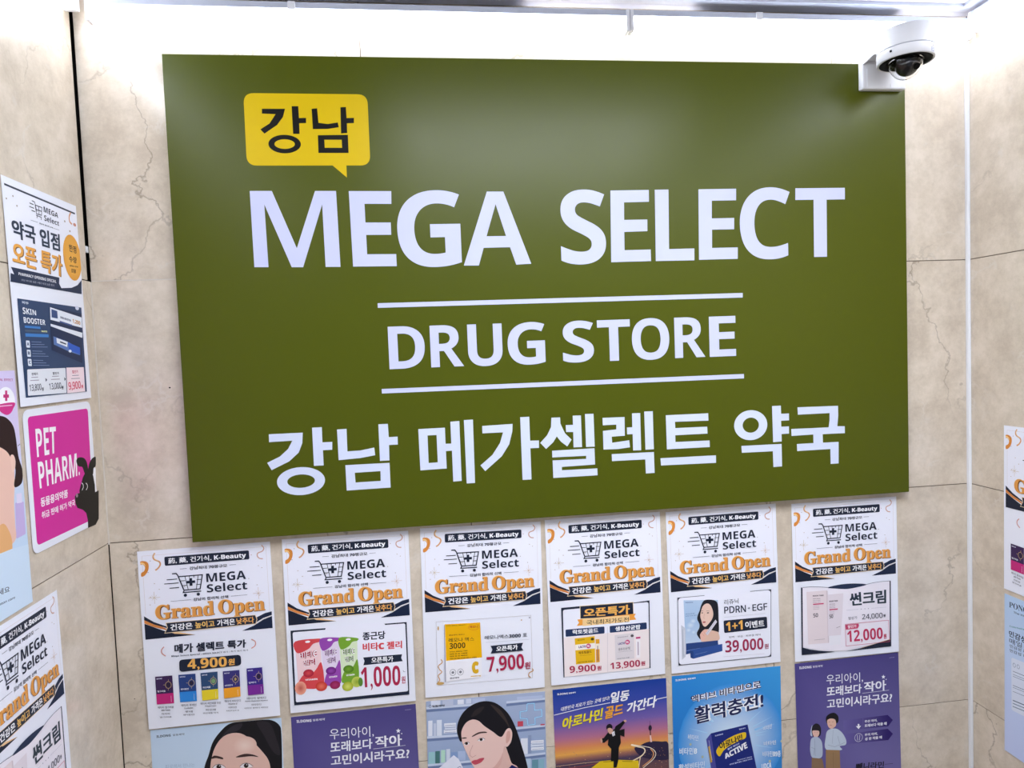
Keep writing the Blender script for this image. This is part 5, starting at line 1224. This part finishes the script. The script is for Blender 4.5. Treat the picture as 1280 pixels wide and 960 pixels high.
('T','side_words_text','8cb4e4','활성비타민','b',0.07,((8.8,165.4),(58.7,164.4),(58.5,177.1),(9.4,176.7))),
('T','side_words_text','f0f6fc','활성비타민','b',0,((8.8,165.4),(58.7,164.4),(58.5,177.1),(9.4,176.7))),
('T','side_words_text','8cb4e4','비타민','b',0.07,((173.6,111),(190.7,107.6),(190.6,116.5),(173.9,119.3))),
('T','side_words_text','f0f6fc','비타민','b',0,((173.6,111),(190.7,107.6),(190.6,116.5),(173.9,119.3))),
('T','side_words_text','8cb4e4','비타민','b',0.07,((174.2,140.1),(198.4,139.6),(198.3,147.9),(174.7,148.5))),
('T','side_words_text','f0f6fc','비타민','b',0,((174.2,140.1),(198.4,139.6),(198.3,147.9),(174.7,148.5))),
('T','side_words_text','8cb4e4','비타민B9종','b',0.07,((171.8,158.5),(207.6,160.7),(207.4,172.8),(171.7,168.5))),
('T','side_words_text','f0f6fc','비타민B9종','b',0,((171.8,158.5),(207.6,160.7),(207.4,172.8),(171.7,168.5))),
('T','side_words_text','8cb4e4','UDCA','b',0.07,((169.3,182.2),(188.6,181.2),(188.4,191.6),(169.2,192.6))),
('T','side_words_text','f0f6fc','UDCA','b',0,((169.3,182.2),(188.6,181.2),(188.4,191.6),(169.2,192.6))),
('E','product_picture','d8c860',32.3,130.1,2.5,2.9,'8cb4d8'),
('E','product_picture','d8c860',54.7,156.1,2.5,2.9,'8cb4d8'),
('E','product_picture','d8c860',209.5,142.8,2.6,2.9,'8cb4d8'),
('E','product_picture','d8c860',185.4,178.7,2.6,3,'8cb4d8'),
),
'opening':(
('P','header_print','eff0fc',((4.8,10.5),(181.2,12.1),(180.2,135.4),(0.5,135.1))),
('L','header_print','2c3448',2.6,((5.4,10.6),(180.2,12.6))),
('E','header_print','a09080',7.5,28.4,1.3,1.3,'a09080'),
('E','header_print','a09080',22.2,22,1.3,1.3,'a09080'),
('E','header_print','a09080',29.3,33.1,1.4,1.3,'a09080'),
('E','header_print','a09080',160.6,42.6,1.8,1.5,'a09080'),
('E','header_print','a09080',148,30.3,1.8,1.5,'a09080'),
('C','header_print','d99a70',2.6,((167.7,13.3),(162.3,20.3),(162.1,27.6),(168.7,30.8))),
('E','header_print','c88a78',176.5,30.1,4.4,2.5,'c88a78'),
('L','logo','1c2438',1.2,((65,18.3),(71.6,18.8),(75.7,32))),
('L','logo','1c2438',1.2,((72.2,22.7),(88.6,22.8),(86,34),(73.7,34.4),(72.2,22.7))),
('L','logo','1c2438',1.2,((59.1,22.8),(68.6,23.1))),
('L','logo','1c2438',1.2,((57.7,27.7),(69.1,28))),
('L','logo','1c2438',1.2,((62.5,32),(70.9,32.2))),
('L','logo','1c2438',1.2,((72.6,36.6),(84.9,36.9))),
('L','logo','1c2438',1.2,((80.7,22.9),(80.3,34.4))),
('L','logo','1c2438',1.2,((73.1,28.5),(86.8,28.4))),
('L','logo','1c2438',1.2,((75,36.8),(73.8,40.4))),
('L','logo','1c2438',1.2,((85,36.2),(84.3,40.8))),
('T','logo','1c2438','MEGA','b',0,((93.1,19.9),(130.7,22),(129.6,29.3),(92.4,28.1))),
('T','logo','1c2438','Select','b',0,((92.4,31.6),(131,33.3),(130.5,40.5),(92.2,40.1))),
('L','logo','5a6070',0.5,((58.2,46.1),(75,45.8))),
('T','logo','3a4256','강남의 합리적 선택','b',0.03,((78.7,45.1),(113.1,45.6),(112.8,47.5),(78.4,47.3))),
('L','logo','5a6070',0.5,((114.2,46.8),(129.9,46.6))),
('T','headline_text#24','2c3a50','약국 입점','b',0.029,((13.5,52.4),(129.6,52.6),(127.7,78.7),(13.6,77.1))),
('T','headline_text#25','7a5030','오픈 특가','b',0.029,((12.4,82.4),(132.8,83.9),(129.5,116.2),(9.8,112.7))),
('T','headline_text#26','eba850','오픈 특가','b',0.028,((10.8,81.6),(130.7,83),(127.4,115.3),(8.2,111.9))),
('E','headline_text#c','f0b450',161.3,82.4,26,34.5,'e8a440'),
('T','headline_text#28','3a2c20','한정','b',0.02,((153.6,62.9),(175.3,63.2),(174.3,74.6),(153.2,74))),
('T','headline_text#29','3a2c20','수량','b',0.02,((151.1,80.1),(173.5,80),(173,89.8),(151.5,90))),
('T','headline_text#30','5a4020','선착순 판매','b',0.03,((150.3,94.3),(175.5,93.3),(175.2,95.6),(150.5,96.9))),
('T','headline_text#31','3a2c20','조기 종료','b',0.03,((155.4,98.8),(168.8,98.7),(167.8,105.6),(155,105.8))),
('P','slogan_ribbon','26324e',((3.9,116.2),(36.5,116.1),(67.3,116.5),(119,117),(117.1,125.8),(122.3,131.9),(151.2,128.6),(169.8,122.7),(183.3,113.7),(180.2,135.5),(0.5,135.3))),
('P','slogan_ribbon','eff0fc',((3.9,116.2),(9.5,125.1),(2.1,124.1))),
('T','slogan_ribbon','f0f0f6','PHARMACY OPENING SPECIAL','b',0,((19.5,121),(110.2,121.5),(109.6,125.8),(19,124.8))),
('T','slogan_ribbon','c8ccd8','강남 메가점 오픈 / 메가 약국 오픈 특가','b',0,((24.3,129.3),(103.8,128.6),(103.4,131.7),(24,131.6))),
('P','skin_booster_panel','2e4468',((11.7,155.7),(175.6,156.6),(171.8,286),(12.1,285.3))),
('T','skin_booster_panel','f0f2f8','SKIN','b',0,((21.3,166.3),(51.7,168.8),(51.9,175.6),(21.6,175.2))),
('T','skin_booster_panel','f0f2f8','BOOSTER','b',0,((21.7,179.3),(72.2,180.6),(72.4,188),(22.1,187))),
('T','skin_booster_panel','c8d0e0','피부','b',0.03,((20.9,158.1),(36.1,158.5),(36.1,162.3),(21.2,162))),
('P','skin_booster_panel','3e7cc0',((23,190.5),(59.1,190.6),(59.1,193.7),(23.1,193.4))),
('P','skin_booster_panel','4a5a70',((22.7,195.8),(76.5,195.6),(76.6,198.4),(22.8,198.5))),
('T','skin_booster_panel','d8dca0','WHITE','b',0.03,((60.8,195.6),(74.7,195.7),(74.6,197.9),(60.8,197.8))),
('P','skin_booster_panel','3e7cc0',((22.7,200.7),(77.8,200.5),(77.7,204.7),(22.7,205.1))),
('R','skin_booster_panel','dde4f0',((22.5,210.1),(31,210.3),(30.8,219.8),(22.5,219.5)),1.5),
('T','skin_booster_panel','3a4a70','A','b',0.03,((24.4,212.5),(29.1,212.7),(28.9,217),(24.7,216.8))),
('L','skin_booster_panel','8a9cc0',0.6,((35,211.7),(58.5,211.9))),
('L','skin_booster_panel','8a9cc0',0.6,((34.6,215.2),(65.5,215.1))),
('L','skin_booster_panel','8a9cc0',0.6,((34.1,218.6),(72.7,218.4))),
('R','skin_booster_panel','dde4f0',((22.6,222.2),(31.1,222.5),(30.9,232),(22.6,231.6)),1.5),
('T','skin_booster_panel','3a4a70','B','b',0.03,((24.6,224.6),(29.2,224.8),(29,229.2),(24.9,228.9))),
('L','skin_booster_panel','8a9cc0',0.6,((35.2,224),(58.7,224.4))),
('L','skin_booster_panel','8a9cc0',0.6,((34.7,227.4),(65.7,227.8))),
('L','skin_booster_panel','8a9cc0',0.6,((34.2,230.8),(72.9,231.2))),
('R','skin_booster_panel','dde4f0',((22.7,234.3),(31.3,234.7),(31.1,244.3),(22.7,243.7)),1.5),
('T','skin_booster_panel','3a4a70','C','b',0.03,((24.7,236.7),(29.3,237),(29.1,241.4),(25,241.1))),
('L','skin_booster_panel','8a9cc0',0.6,((35.3,236.3),(58.9,237))),
('L','skin_booster_panel','8a9cc0',0.6,((34.8,239.7),(65.9,240.5))),
('L','skin_booster_panel','8a9cc0',0.6,((34.3,243.1),(73.1,244))),
('P','skin_booster_panel','1c2c50',((86.1,161),(174.3,166),(164.9,242.2),(82.4,222.5))),
('P','skin_booster_panel','e8ecf6',((87,161.9),(173.4,171.9),(172.7,187.7),(85.4,179.7))),
('P','skin_booster_panel','3a5080',((90,164.5),(105.1,166.4),(104.9,177.2),(89.1,176.3))),
('T','skin_booster_panel','2c3c64','SKIN BOOSTER','b',0.03,((112.2,173.2),(141.3,176.9),(140.9,179.9),(111.8,176.2))),
('T','skin_booster_panel','c89050','1,200','b',0.02,((145.9,175.1),(168,177.9),(167.6,184.8),(145.6,181.9))),
('P','skin_booster_panel','3a5490',((109.4,179.9),(143.2,184.3),(142.8,186.6),(109.1,182.1))),
('P','skin_booster_panel','e8ecf6',((84.6,185.4),(171.6,195.5),(170.5,203.3),(84.6,188.9))),
('P','skin_booster_panel','5c7ab4',((89.2,203),(122.4,208.9),(159.1,218.9),(159,229.8),(128.7,224.5),(88.8,214.5))),
('P','skin_booster_panel','e4e8ee',((96.8,205),(126.5,210.3),(124,217.8),(97.1,212.2))),
('P','skin_booster_panel','2c3448',((105.7,209.5),(121.9,212.6),(121.6,214.5),(105.4,211.5))),
('P','skin_booster_panel','2c5cc0',((127.8,211),(160.7,218.2),(160,229),(128.5,222.2))),
('E','skin_booster_panel','e8f0fc',131.1,223.7,4.1,2.1,'e8f0fc'),
('E','skin_booster_panel','d8dcf0',161.7,158.3,5.5,3.1,'d8dcf0'),
('R','skin_booster_panel','e4e6ee',((19.3,248.4),(114.5,248.3),(112.1,284.8),(16.2,283)),2),
('P','skin_booster_panel','f6dfe6',((116.8,247.9),(167.2,248.2),(165.6,285.5),(113.7,285.2))),
('T','price_text','4a4a58','판매가','b',0.03,((28.4,253),(43.2,253),(43.2,256.7),(28.3,256.8))),
('T','price_text','4a4a58','할인가','b',0.03,((79.3,253.3),(95.8,253.3),(95.8,257.3),(79.3,257.4))),
('T','price_text','c03860','할인가','b',0.02,((132,252.1),(148.9,251.9),(148.8,256.8),(132.2,257))),
('L','price_text','9a90a0',1,((27,259.2),(42.6,259.3))),
('L','price_text','9a90a0',1,((24.1,263.2),(44.4,263.4))),
('L','price_text','9a90a0',1,((77.1,259.5),(94.4,259.6))),
('L','price_text','9a90a0',1,((73.9,263.7),(96.5,263.9))),
('L','price_text','9a90a0',1,((130.9,260),(150.1,260.1))),
('L','price_text','9a90a0',1,((127.3,264.4),(152.5,264.7))),
('P','price_text','2c3448',((60.2,260.9),(64.1,263.9),(59.9,266.5))),
('P','price_text','2c3448',((108.7,261.5),(112.7,264.5),(108.4,267.3))),
('T','price_text','3a3a4c','13,800','r',0.015,((21,268.5),(48.4,268.3),(48.2,278.4),(20.5,278.6))),
('T','price_text','3a3a4c','13,000','r',0.015,((67.5,268.7),(98.5,268.7),(98.4,278.9),(67.8,278.9))),
('T','price_text','d83860','9,900','r',0.015,((118,269.3),(153.4,268.7),(153.1,281.7),(118.7,282.2))),
('T','price_text','3a3a4c','원','b',0.03,((49.1,273.6),(53.6,273.5),(53.4,278.3),(48.9,278.5))),
('T','price_text','3a3a4c','원','b',0.03,((99.2,273.7),(104.2,273.7),(104,278.7),(99,278.9))),
('T','price_text','d83860','원','b',0.03,((154.7,274.7),(160.3,274.7),(160.1,280),(154.5,280.2))),
),
'pet':(
('R','sticker_print','d82c9c',((10.7,9.6),(170.1,11),(163.8,183.1),(10.1,181.7)),7),
('T','sticker_print','fbf6fa','PET','b',0,((26,27.3),(76.6,29.4),(72.8,66.4),(25.5,65.4))),
('T','sticker_print','fbf6fa','PHARM.','b',0,((25.5,72.1),(134.7,75),(131.9,108.9),(26.3,108.7))),
('T','sticker_print','fbf6fa','동물용의약품','b',0.02,((25.7,120.9),(95.5,123),(94.1,134.3),(25.3,133.6))),
('T','sticker_print','fbf6fa','취급 판매 허가 약국','b',0.015,((25.4,140.1),(112.7,141),(112.4,150.9),(25.4,149.6))),
('P','dog_silhouette','f8f8fc',((172.5,112.2),(181.1,105.3),(177.3,143.2),(171.5,144.9))),
('S','dog_silhouette','14120f',((124.7,86.3),(131.3,82.2),(145.3,84.4),(153.9,91),(157.2,101.7),(157.6,111.2),(152.9,114.5),(145.9,108),(140.5,98.1),(129.6,94.9))),
('S','dog_silhouette','14120f',((156.6,111),(161.6,97),(171.1,90.2),(182.8,88.5),(183.6,94.7),(181.4,103.2),(174.5,105.7),(170.6,114.6))),
('P','dog_silhouette','14120f',((149.8,106.5),(140,113.7),(131.9,124.3),(127,131.3),(127.5,135.1),(117.5,134.3),(113.2,137.2),(113.4,147.2),(117.8,155.4),(133.7,162.1),(142.2,169),(145.4,180.4),(144.4,192.6),(168.5,193.3),(179.4,186.6),(185.7,142.6),(174,143.2),(174.4,131.7),(171.8,117.6),(167,109.2))),
('C','dog_silhouette','f4f4f4',1.3,((135.4,121.2),(139.1,124.5),(139.1,128.7),(135,132.3))),
('C','dog_silhouette','f4f4f4',1.3,((147.5,123.8),(151.3,127.1),(151.3,130.9),(147.2,134.5))),
('E','dog_silhouette','a88a98',119.2,137,3,3.1,'a88a98'),
),
'skincare':(
('G','background_print',('d4c8ec','d8ccee','cfdcf4','c6dcf4','c6dcf4'),((0,0),(185,0),(185,302),(0,302))),
('T','headline_text#1','b04a88','SPECIAL EFFECT','r',0.03,((139.2,8.2),(180.4,10.6),(180.1,13.7),(138.8,11.5))),
('E','headline_text#c','f8f6fc',163.1,37.2,18.1,16.9,'f8f6fc'),
('S','headline_text#c','d03488',((144.8,41.5),(179.2,40.9),(175.7,48.9),(169.2,54.1),(160.9,55.3),(151.4,51.3),(147.1,46.6))),
('L','headline_text#c','f0c8e0',1.2,((146.5,43.5),(174.6,44))),
('P','headline_text#c','c8307c',((162.3,24.6),(166.7,24.9),(166.1,29.9),(169.3,30.1),(168.8,34.2),(165.6,34),(165.1,38),(160.7,37.7),(161.2,33.7),(157.6,33.5),(158.1,29.4),(161.7,29.6))),
('S','portrait_print','efc4b4',((89.4,108.4),(101.3,81),(129.2,75.5),(156.9,88.1),(168.3,111.9),(166.4,143.5),(162.7,165.1),(161.3,193.5),(160,212.3),(141.1,216.5),(95.3,206.3),(68.3,181.4))),
('S','portrait_print','2c1a1c',((90.4,99.8),(98.7,66),(122.5,53.7),(150.9,55.6),(164.3,61.3),(173.4,71.1),(176.8,85.9),(179,110.3),(185.2,129.2),(182.3,144),(171.1,148.3),(165.2,144.9),(170.6,126.7),(164.2,111.3),(150.8,97.3),(118.6,86.2))),
('S','portrait_print','f4cdbd',((162.6,107.9),(168.9,107.2),(172,115.7),(168.6,126.3),(163.3,127))),
('L','portrait_print','1c1418',0.8,((179.6,96.9),(184.2,94.9))),
('S','portrait_print','e8b078',((104.7,203.1),(134.9,186.8),(148.2,199.6),(152.2,216.5),(144.5,230),(101.9,226.2))),
('R','portrait_print','c8b4e4',((164.6,167.1),(182.4,169.4),(181.4,211.6),(161,212.6)),2),
('P','portrait_print','e4dcf6',((168,156.6),(179.5,157.7),(179,170),(167.5,168.7))),
('P','portrait_print','cfe2f6',((102.6,220.4),(150.5,222.3),(187.2,226.4),(186.4,312.3),(93,300.6))),
('T','caption_text#14','2c3448','기세요','r',0.01,((106.9,260.9),(140.1,265.7),(139.7,273.1),(106,269))),
('T','caption_text#15','5a6a80','dermaton care','r',0.03,((100.3,278),(149.3,281.6),(148.9,284.7),(99.9,281.2))),
),
'sensitive':(
('G','background_print',('b8d2f0','c4d8f4','c8d6f6','c8d4f8'),((0,0),(210,0),(210,291),(0,291))),
('T','headline_text#1','22304c','PONG','s',0,((9.9,11.9),(48,8.4),(48,19.8),(9.8,21.8))),
('T','headline_text#2','4a5a78','The intensive','r',0.03,((19,25.6),(62.7,21.8),(62.7,26),(18.9,29.6))),
('T','headline_text#3','6aa0a8','Cosmetic Derm','r',0.03,((10.5,54.5),(62.7,43.9),(62.7,47.4),(10.5,57.8))),
('T','headline_text#4','22304c','민감성 피부','b',0.02,((9.7,64.1),(74.1,60),(74.1,72.9),(9.6,75.8))),
('T','headline_text#5','22304c','매일 민감','r',0.005,((10.4,77.7),(70.3,73.2),(70.3,83.7),(10.4,87.6))),
('T','headline_text#6','3a4864','민감성 피부 매일','b',0.01,((11.2,89.1),(74.1,82.7),(74.1,89),(11.2,95))),
('T','headline_text#7','3a4864','민감성 피부 민감','b',0.01,((11.2,97.2),(74.1,91.1),(74,96.7),(11.2,103.1))),
('R','arrow_label#0','dfe6f6',((14.5,111.6),(134.8,101.5),(135,198),(15,208.3)),4),
('L','arrow_label#0','50607c',0.9,((17.7,135.7),(74,129.2))),
('L','arrow_label#0','8090a8',0.9,((17.7,141.3),(74,134.5))),
('L','arrow_label#0','8090a8',0.9,((17.7,144.9),(74,138))),
('L','arrow_label#0','50607c',0.9,((17.7,161.5),(74,153.8))),
('L','arrow_label#0','8090a8',0.9,((17.6,165.2),(74,157.3))),
('L','arrow_label#0','8090a8',0.9,((17.6,172.6),(74,164.3))),
('L','arrow_label#0','50607c',1.6,((17.6,189.2),(74,180.2))),
('L','arrow_label#0','8090a8',1.6,((17.5,194.7),(74,185.4))),
('L','arrow_label#0','8090a8',1.6,((17.5,200.3),(73.9,190.7))),
('O','arrow_label#0','8090a8',20.7,123.4,2.9,4,0.8),
('O','arrow_label#0','8090a8',28.9,122.4,2.9,4,0.8),
),
}

set_type({(p_[3], p_[4]) for v in ART.values() for p_ in v if p_[0] == 'T'}, 4)

def back_frame(x, z, r):
    return (x, 0, z), (math.cos(r), 0, math.sin(r)), (math.sin(r), 0, -math.cos(r)), (0, -1, 0)
def left_frame(y, z, r=0):     # u runs towards the back wall
    return (XL, y, z), (0, math.cos(r), math.sin(r)), (0, math.sin(r), -math.cos(r)), (1, 0, 0)
def right_frame(y, z, r=0):    # u runs towards the lobby
    return (XR, y, z), (0, -math.cos(r), math.sin(r)), (0, -math.sin(r) * -1, -math.cos(r)), (-1, 0, 0)
def poster(name, fr, w, h, arts, label, cat='poster', group=None, sx=1, tilt=.0015, rounded=0, sy=1, stand=0.0006):
    """a sheet taped at its top: the top edge lies on the marble, the bottom edge stands off by `tilt` metres"""
    o, u, d, n = (Vector(a) for a in fr)
    a = math.atan2(tilt, h * .001); d2 = d * math.cos(a) + n * math.sin(a); n2 = n * math.cos(a) - d * math.sin(a)
    root = empty(name, (o.x, o.y, o.z + Z0), label=label, category=cat)
    if group: root['group'] = group
    z = Vector((0, 0, 0)) + n * stand
    W = u * (w * .001); Hh = d2 * (h * .001)
    m = MB()
    if rounded:
        s0 = Sheet(z, u, d2, n2); pts = s0.rounded([(0, 0), (w, 0), (w, h), (0, h)], rounded, 8)
    else: pts = [(0, 0), (w, 0), (w, h), (0, h)]
    lo = [z + u * (x * .001) + d2 * (y * .001) for x, y in pts]; hi = [p + n2 * 2.2e-4 for p in lo]
    m.face(hi[::-1] if n.cross(u).dot(d) < 0 else hi); m.face(lo)
    for i in range(len(pts)): j = (i + 1) % len(pts); m.face([lo[i], lo[j], hi[j], hi[i]])
    m.build('paper', M_PAPER, root)
    s = Sheet(z, u, d2, n2, sx=sx, sy=sy); s.clip = None if rounded else (w / sx, h / sy)
    for art in arts: s.draw(ART[art])
    s.build(root, M_PRINT)
    return root
GO = 'grand open promotion posters'
POS = [[0.0522, -0.045, 0.0049], [0.2813, -0.0418, -0.0021], [0.5114, -0.0399, -0.0135], [0.7288, -0.0408, 0.0019], [0.9495, -0.0419, 0.0074], [1.19, -0.0433, -0.0001], [0.0541, -0.3454, -0.0081], [0.28, -0.3475, 0.0038], [0.5079, -0.3444, -0.0182], [0.7315, -0.3469, 0.0033], [0.9523, -0.3443, -0.0071], [1.1905, -0.3447, 0.0096]]
top = [('vitamins', 'white opening poster with five small supplement boxes and a 4,900 price, under the sign', .0035),
       ('jelly', 'white opening poster with red, purple and green jelly pouches at 1,000', .004),
       ('vitamin_c', 'white opening poster with a yellow and white 3000 box priced 7,900', .002),
       ('probiotic', 'white opening poster with two products side by side at 9,900 and 13,900', .0025),
       ('ampoule', 'white opening poster with a dark-haired woman and blue boxes at 39,000', .002),
       ('suncream', 'white sun cream opening poster at 12,000 under the right end of the sign', .0025)]
for (art, lab, t), (x, z, r) in zip(top, POS[:6]):
    poster('promotion_poster', back_frame(x, z, r), 210, 297, ['header', art], lab, group=GO, tilt=t)
low = [('portrait', 'pale blue poster with the face of a black-haired woman, bottom left of the back wall'),
       ('children', 'purple poster with white slogan beneath the 1,000 jelly poster'),
       ('pharmacy', 'poster of a long-haired woman before blue pharmacy shelves and a glowing cross'),
       ('runner', 'sunset poster of a running man in a black suit, with a tower'),
       ('energy', 'bright blue poster with a dark blue box bursting forward'),
       ('children', 'purple poster with a boy and a girl in full view beneath the sun cream poster')]
for (art, lab), (x, z, r) in zip(low, POS[6:]):
    poster('advertising_poster', back_frame(x, z, r), 210, 297, [art], lab, group='product advertising posters in the lower row', tilt=.0015)
poster('opening_poster', left_frame(-.2170, .5075), 185, 296.5, ['opening'], 'opening sale poster with gold lettering above a navy skin booster panel, on the left wall', tilt=.003)
poster('pet_sticker', left_frame(-.2093, .2062), 179, 192, ['pet'], 'magenta rounded pet pharmacy sticker with a black dog, on the left wall', cat='sticker', rounded=14, tilt=.0005, sy=192 / 192)
poster('skincare_poster', left_frame(-.405, .2585), 185, 302, ['skincare'], 'pale lilac and blue skincare poster cut by the left edge of the picture', tilt=.001, stand=.0010)
poster('promotion_poster', left_frame(-.3450, -.0490), 185, 262, ['header', 'suncream'], 'tilting sun cream opening poster at the bottom of the left wall', group=GO, sx=185 / 210, tilt=.002)
poster('promotion_poster', right_frame(-.0788, .0915), 210, 296, ['header', 'vitamins'], 'white opening poster with supplement boxes on the right wall', group=GO, tilt=.001)
poster('sensitive_skin_poster', right_frame(-.0788, -.2135), 210, 291, ['sensitive'], 'light blue skincare poster with dark text beneath the opening poster on the right wall', tilt=.001)

# ------------------------------------------------------------------ security camera on its wall bracket
cx, cy, cz, R = 1.3600, -.0900, .7178, .0437
cc = empty('security_camera', (cx, cy, cz + Z0), label='white dome security camera on a bracket at the upper right corner of the sign', category='camera')
m = MB(); m.lathe(0, 0, [(0, .0535), (R - .012, .0535), (R - .004, .0515), (R, .047), (R, .0182)], 64); m.build('housing', M_WHITE, cc)
m = MB(); m.lathe(0, 0, [(R - .0012, .0182), (R - .0012, .0170)], 64); m.build('seam', M_ALU, cc)
m = MB(); m.lathe(0, 0, [(R, .0170), (R, .0015), (R - .0018, 0), (R - .004, .0006)], 64); ring_o = m.build('trim_ring', M_WHITE, cc)
m = MB(); m.lathe(0, 0, [(R - .004, .0006), (R - .010, -.0005), (.0262, .0050), (.0262, .012), (0, .012)], 64); m.build('black_surround', M_BLACK, cc)
m = MB(); n = 14; m.lathe(0, 0, [(.0255 * math.cos(i * math.pi / 2 / n), .003 - .0300 * math.sin(i * math.pi / 2 / n)) for i in range(n + 1)], 48); dome = m.build('clear_dome', M_GLASS, cc)
sd = dome.modifiers.new('solid', 'SOLIDIFY'); sd.thickness = .0008
bl = MB(); bl.lathe(.001, -.002, [(.0185 * math.cos(i * math.pi / 12 - math.pi / 2) if 0 < i < 12 else 0, -.0045 + .0185 * math.sin(i * math.pi / 12 - math.pi / 2)) for i in range(13)], 32); ball = bl.build('camera_ball', M_BALL, cc)
ln = MB(); ln.tube([(.004, -.018, -.0120), (.0045, -.0215, -.0150)], .0052, 20); ln.build('lens', M_BLACK, ball)
# bracket (in camera coordinates)
def Y(y): return y - cy
def Zz(z): return z - cz
x0, x1 = 1.3206 - cx, 1.4037 - cx
m = MB(); m.box(x0, x1, Y(-.0335), Y(-.0204), Zz(.6956), Zz(.7717), .003); m.build('mounting_plate', M_WHITE, cc)
m = MB(); m.box(x0 + .003, x1 - .003, Y(-.0203), Y(-.0006), Zz(.7462), Zz(.7660), .001); m.build('wall_block', M_WHITE, cc)
m = MB()       # arm: two cheeks, top and a hollow underside that slopes up towards the wall plate
pr = [(-.0336, .7375), (-.062, .7420), (-.090, .7370), (-.090, .7640), (-.075, .7670), (-.0336, .7715)]
for xx, sgn in ((x0 + .0002, 1), (x1 - .0002, -1)):
    a = [(xx, Y(y), Zz(z)) for y, z in pr]; b = [(xx + sgn * .003, Y(y), Zz(z)) for y, z in pr]
    m.face(a if sgn > 0 else a[::-1]); m.face(b[::-1] if sgn > 0 else b)
    for i in range(len(pr)): j = (i + 1) % len(pr); m.face([a[i], b[i], b[j], a[j]])
m.box(x0 + .003, x1 - .003, Y(-.0900), Y(-.0336), Zz(.7600), Zz(.7640)); m.box(x0 + .003, x1 - .003, Y(-.0900), Y(-.0336), Zz(.7440), Zz(.7460))
m.build('bracket_arm', M_WHITE, cc)
m = MB(); m.box(x0 + .0080, x0 + .0092, Y(-.0343), Y(-.0334), Zz(.6990), Zz(.7300)); m.build('plate_highlight', M_TRIM, cc); m = MB(); m.box(x0 + .0530, x0 + .0538, Y(-.0343), Y(-.0334), Zz(.6975), Zz(.7050)); m.build('plate_highlight', M_TRIM, cc)  # thin pale strips standing in for the vertical highlight lines on the plate
# maker's mark on the ring: a small blue framed mark
s = Sheet((0, 0, 0), (1, 0, 0), (0, 0, -1), (0, -1, 0)); th = math.radians(-90 + 24)
def mark(a0, a1, z0_, z1_, mb):
    P = [(math.cos(a) * (R + .00015), math.sin(a) * (R + .00015)) for a in (a0, a1)]
    mb.face([(P[0][0], P[0][1], z0_), (P[1][0], P[1][1], z0_), (P[1][0], P[1][1], z1_), (P[0][0], P[0][1], z1_)])
mk = MB(); da = .09
mark(th - da, th + da, .0022, .0030, mk); mark(th - da, th + da, .0084, .0089, mk); mark(th - da, th - da * .85, .003, .0084, mk); mark(th + da * .85, th + da, .003, .0084, mk)
for k in range(3): mark(th - da * .6 + k * da * .5, th - da * .45 + k * da * .5, .0042 + .0008 * (k % 2), .0074, mk)
mark(th - .02, th + .045, .0108, .0120, mk)
mk.build('blue_mark', mat('blue_ink', '3a4a9a', .5), ring_o)
m = MB(); m.box(-.0415, -.0395, -.0190, -.0165, .0090, .0120); m.build('ring_notch', M_BLACK, ring_o)
def curve(pts, seg=6):
    P = [Vector(p) for p in pts]; P = [P[0]] + P + [P[-1]]; o = []
    for i in range(1, len(P) - 2):
        a, b, c, d = P[i - 1:i + 3]
        for k in range(seg):
            t = k / seg; o.append(.5 * ((2 * b) + (c - a) * t + (2 * a - 5 * b + 4 * c - d) * t * t + (3 * b - a - 3 * c + d) * t ** 3))
    return o + [P[-1]]
wp = [(1.3200, -.004, .786), (1.3110, -.005, .7845), (1.3085, -.006, .790), (1.3160, -.008, .7930), (1.3140, -.012, .785), (1.3230, -.020, .780), (1.3330, -.026, .787), (1.3430, -.030, .788), (1.3520, -.034, .7820), (1.3560, -.040, .7670)]
MB().tube([(x - cx, y - cy, z - cz) for x, y, z in curve(wp)], .0006, 8).build('cable', M_WIRE, cc)
wp = [(1.392, -.044, .7660), (1.412, -.030, .772), (1.432, -.012, .781), (1.448, -.006, .787)]
MB().tube([(x - cx, y - cy, z - cz) for x, y, z in curve(wp)], .0006, 8).build('cable', M_WIRE, cc)
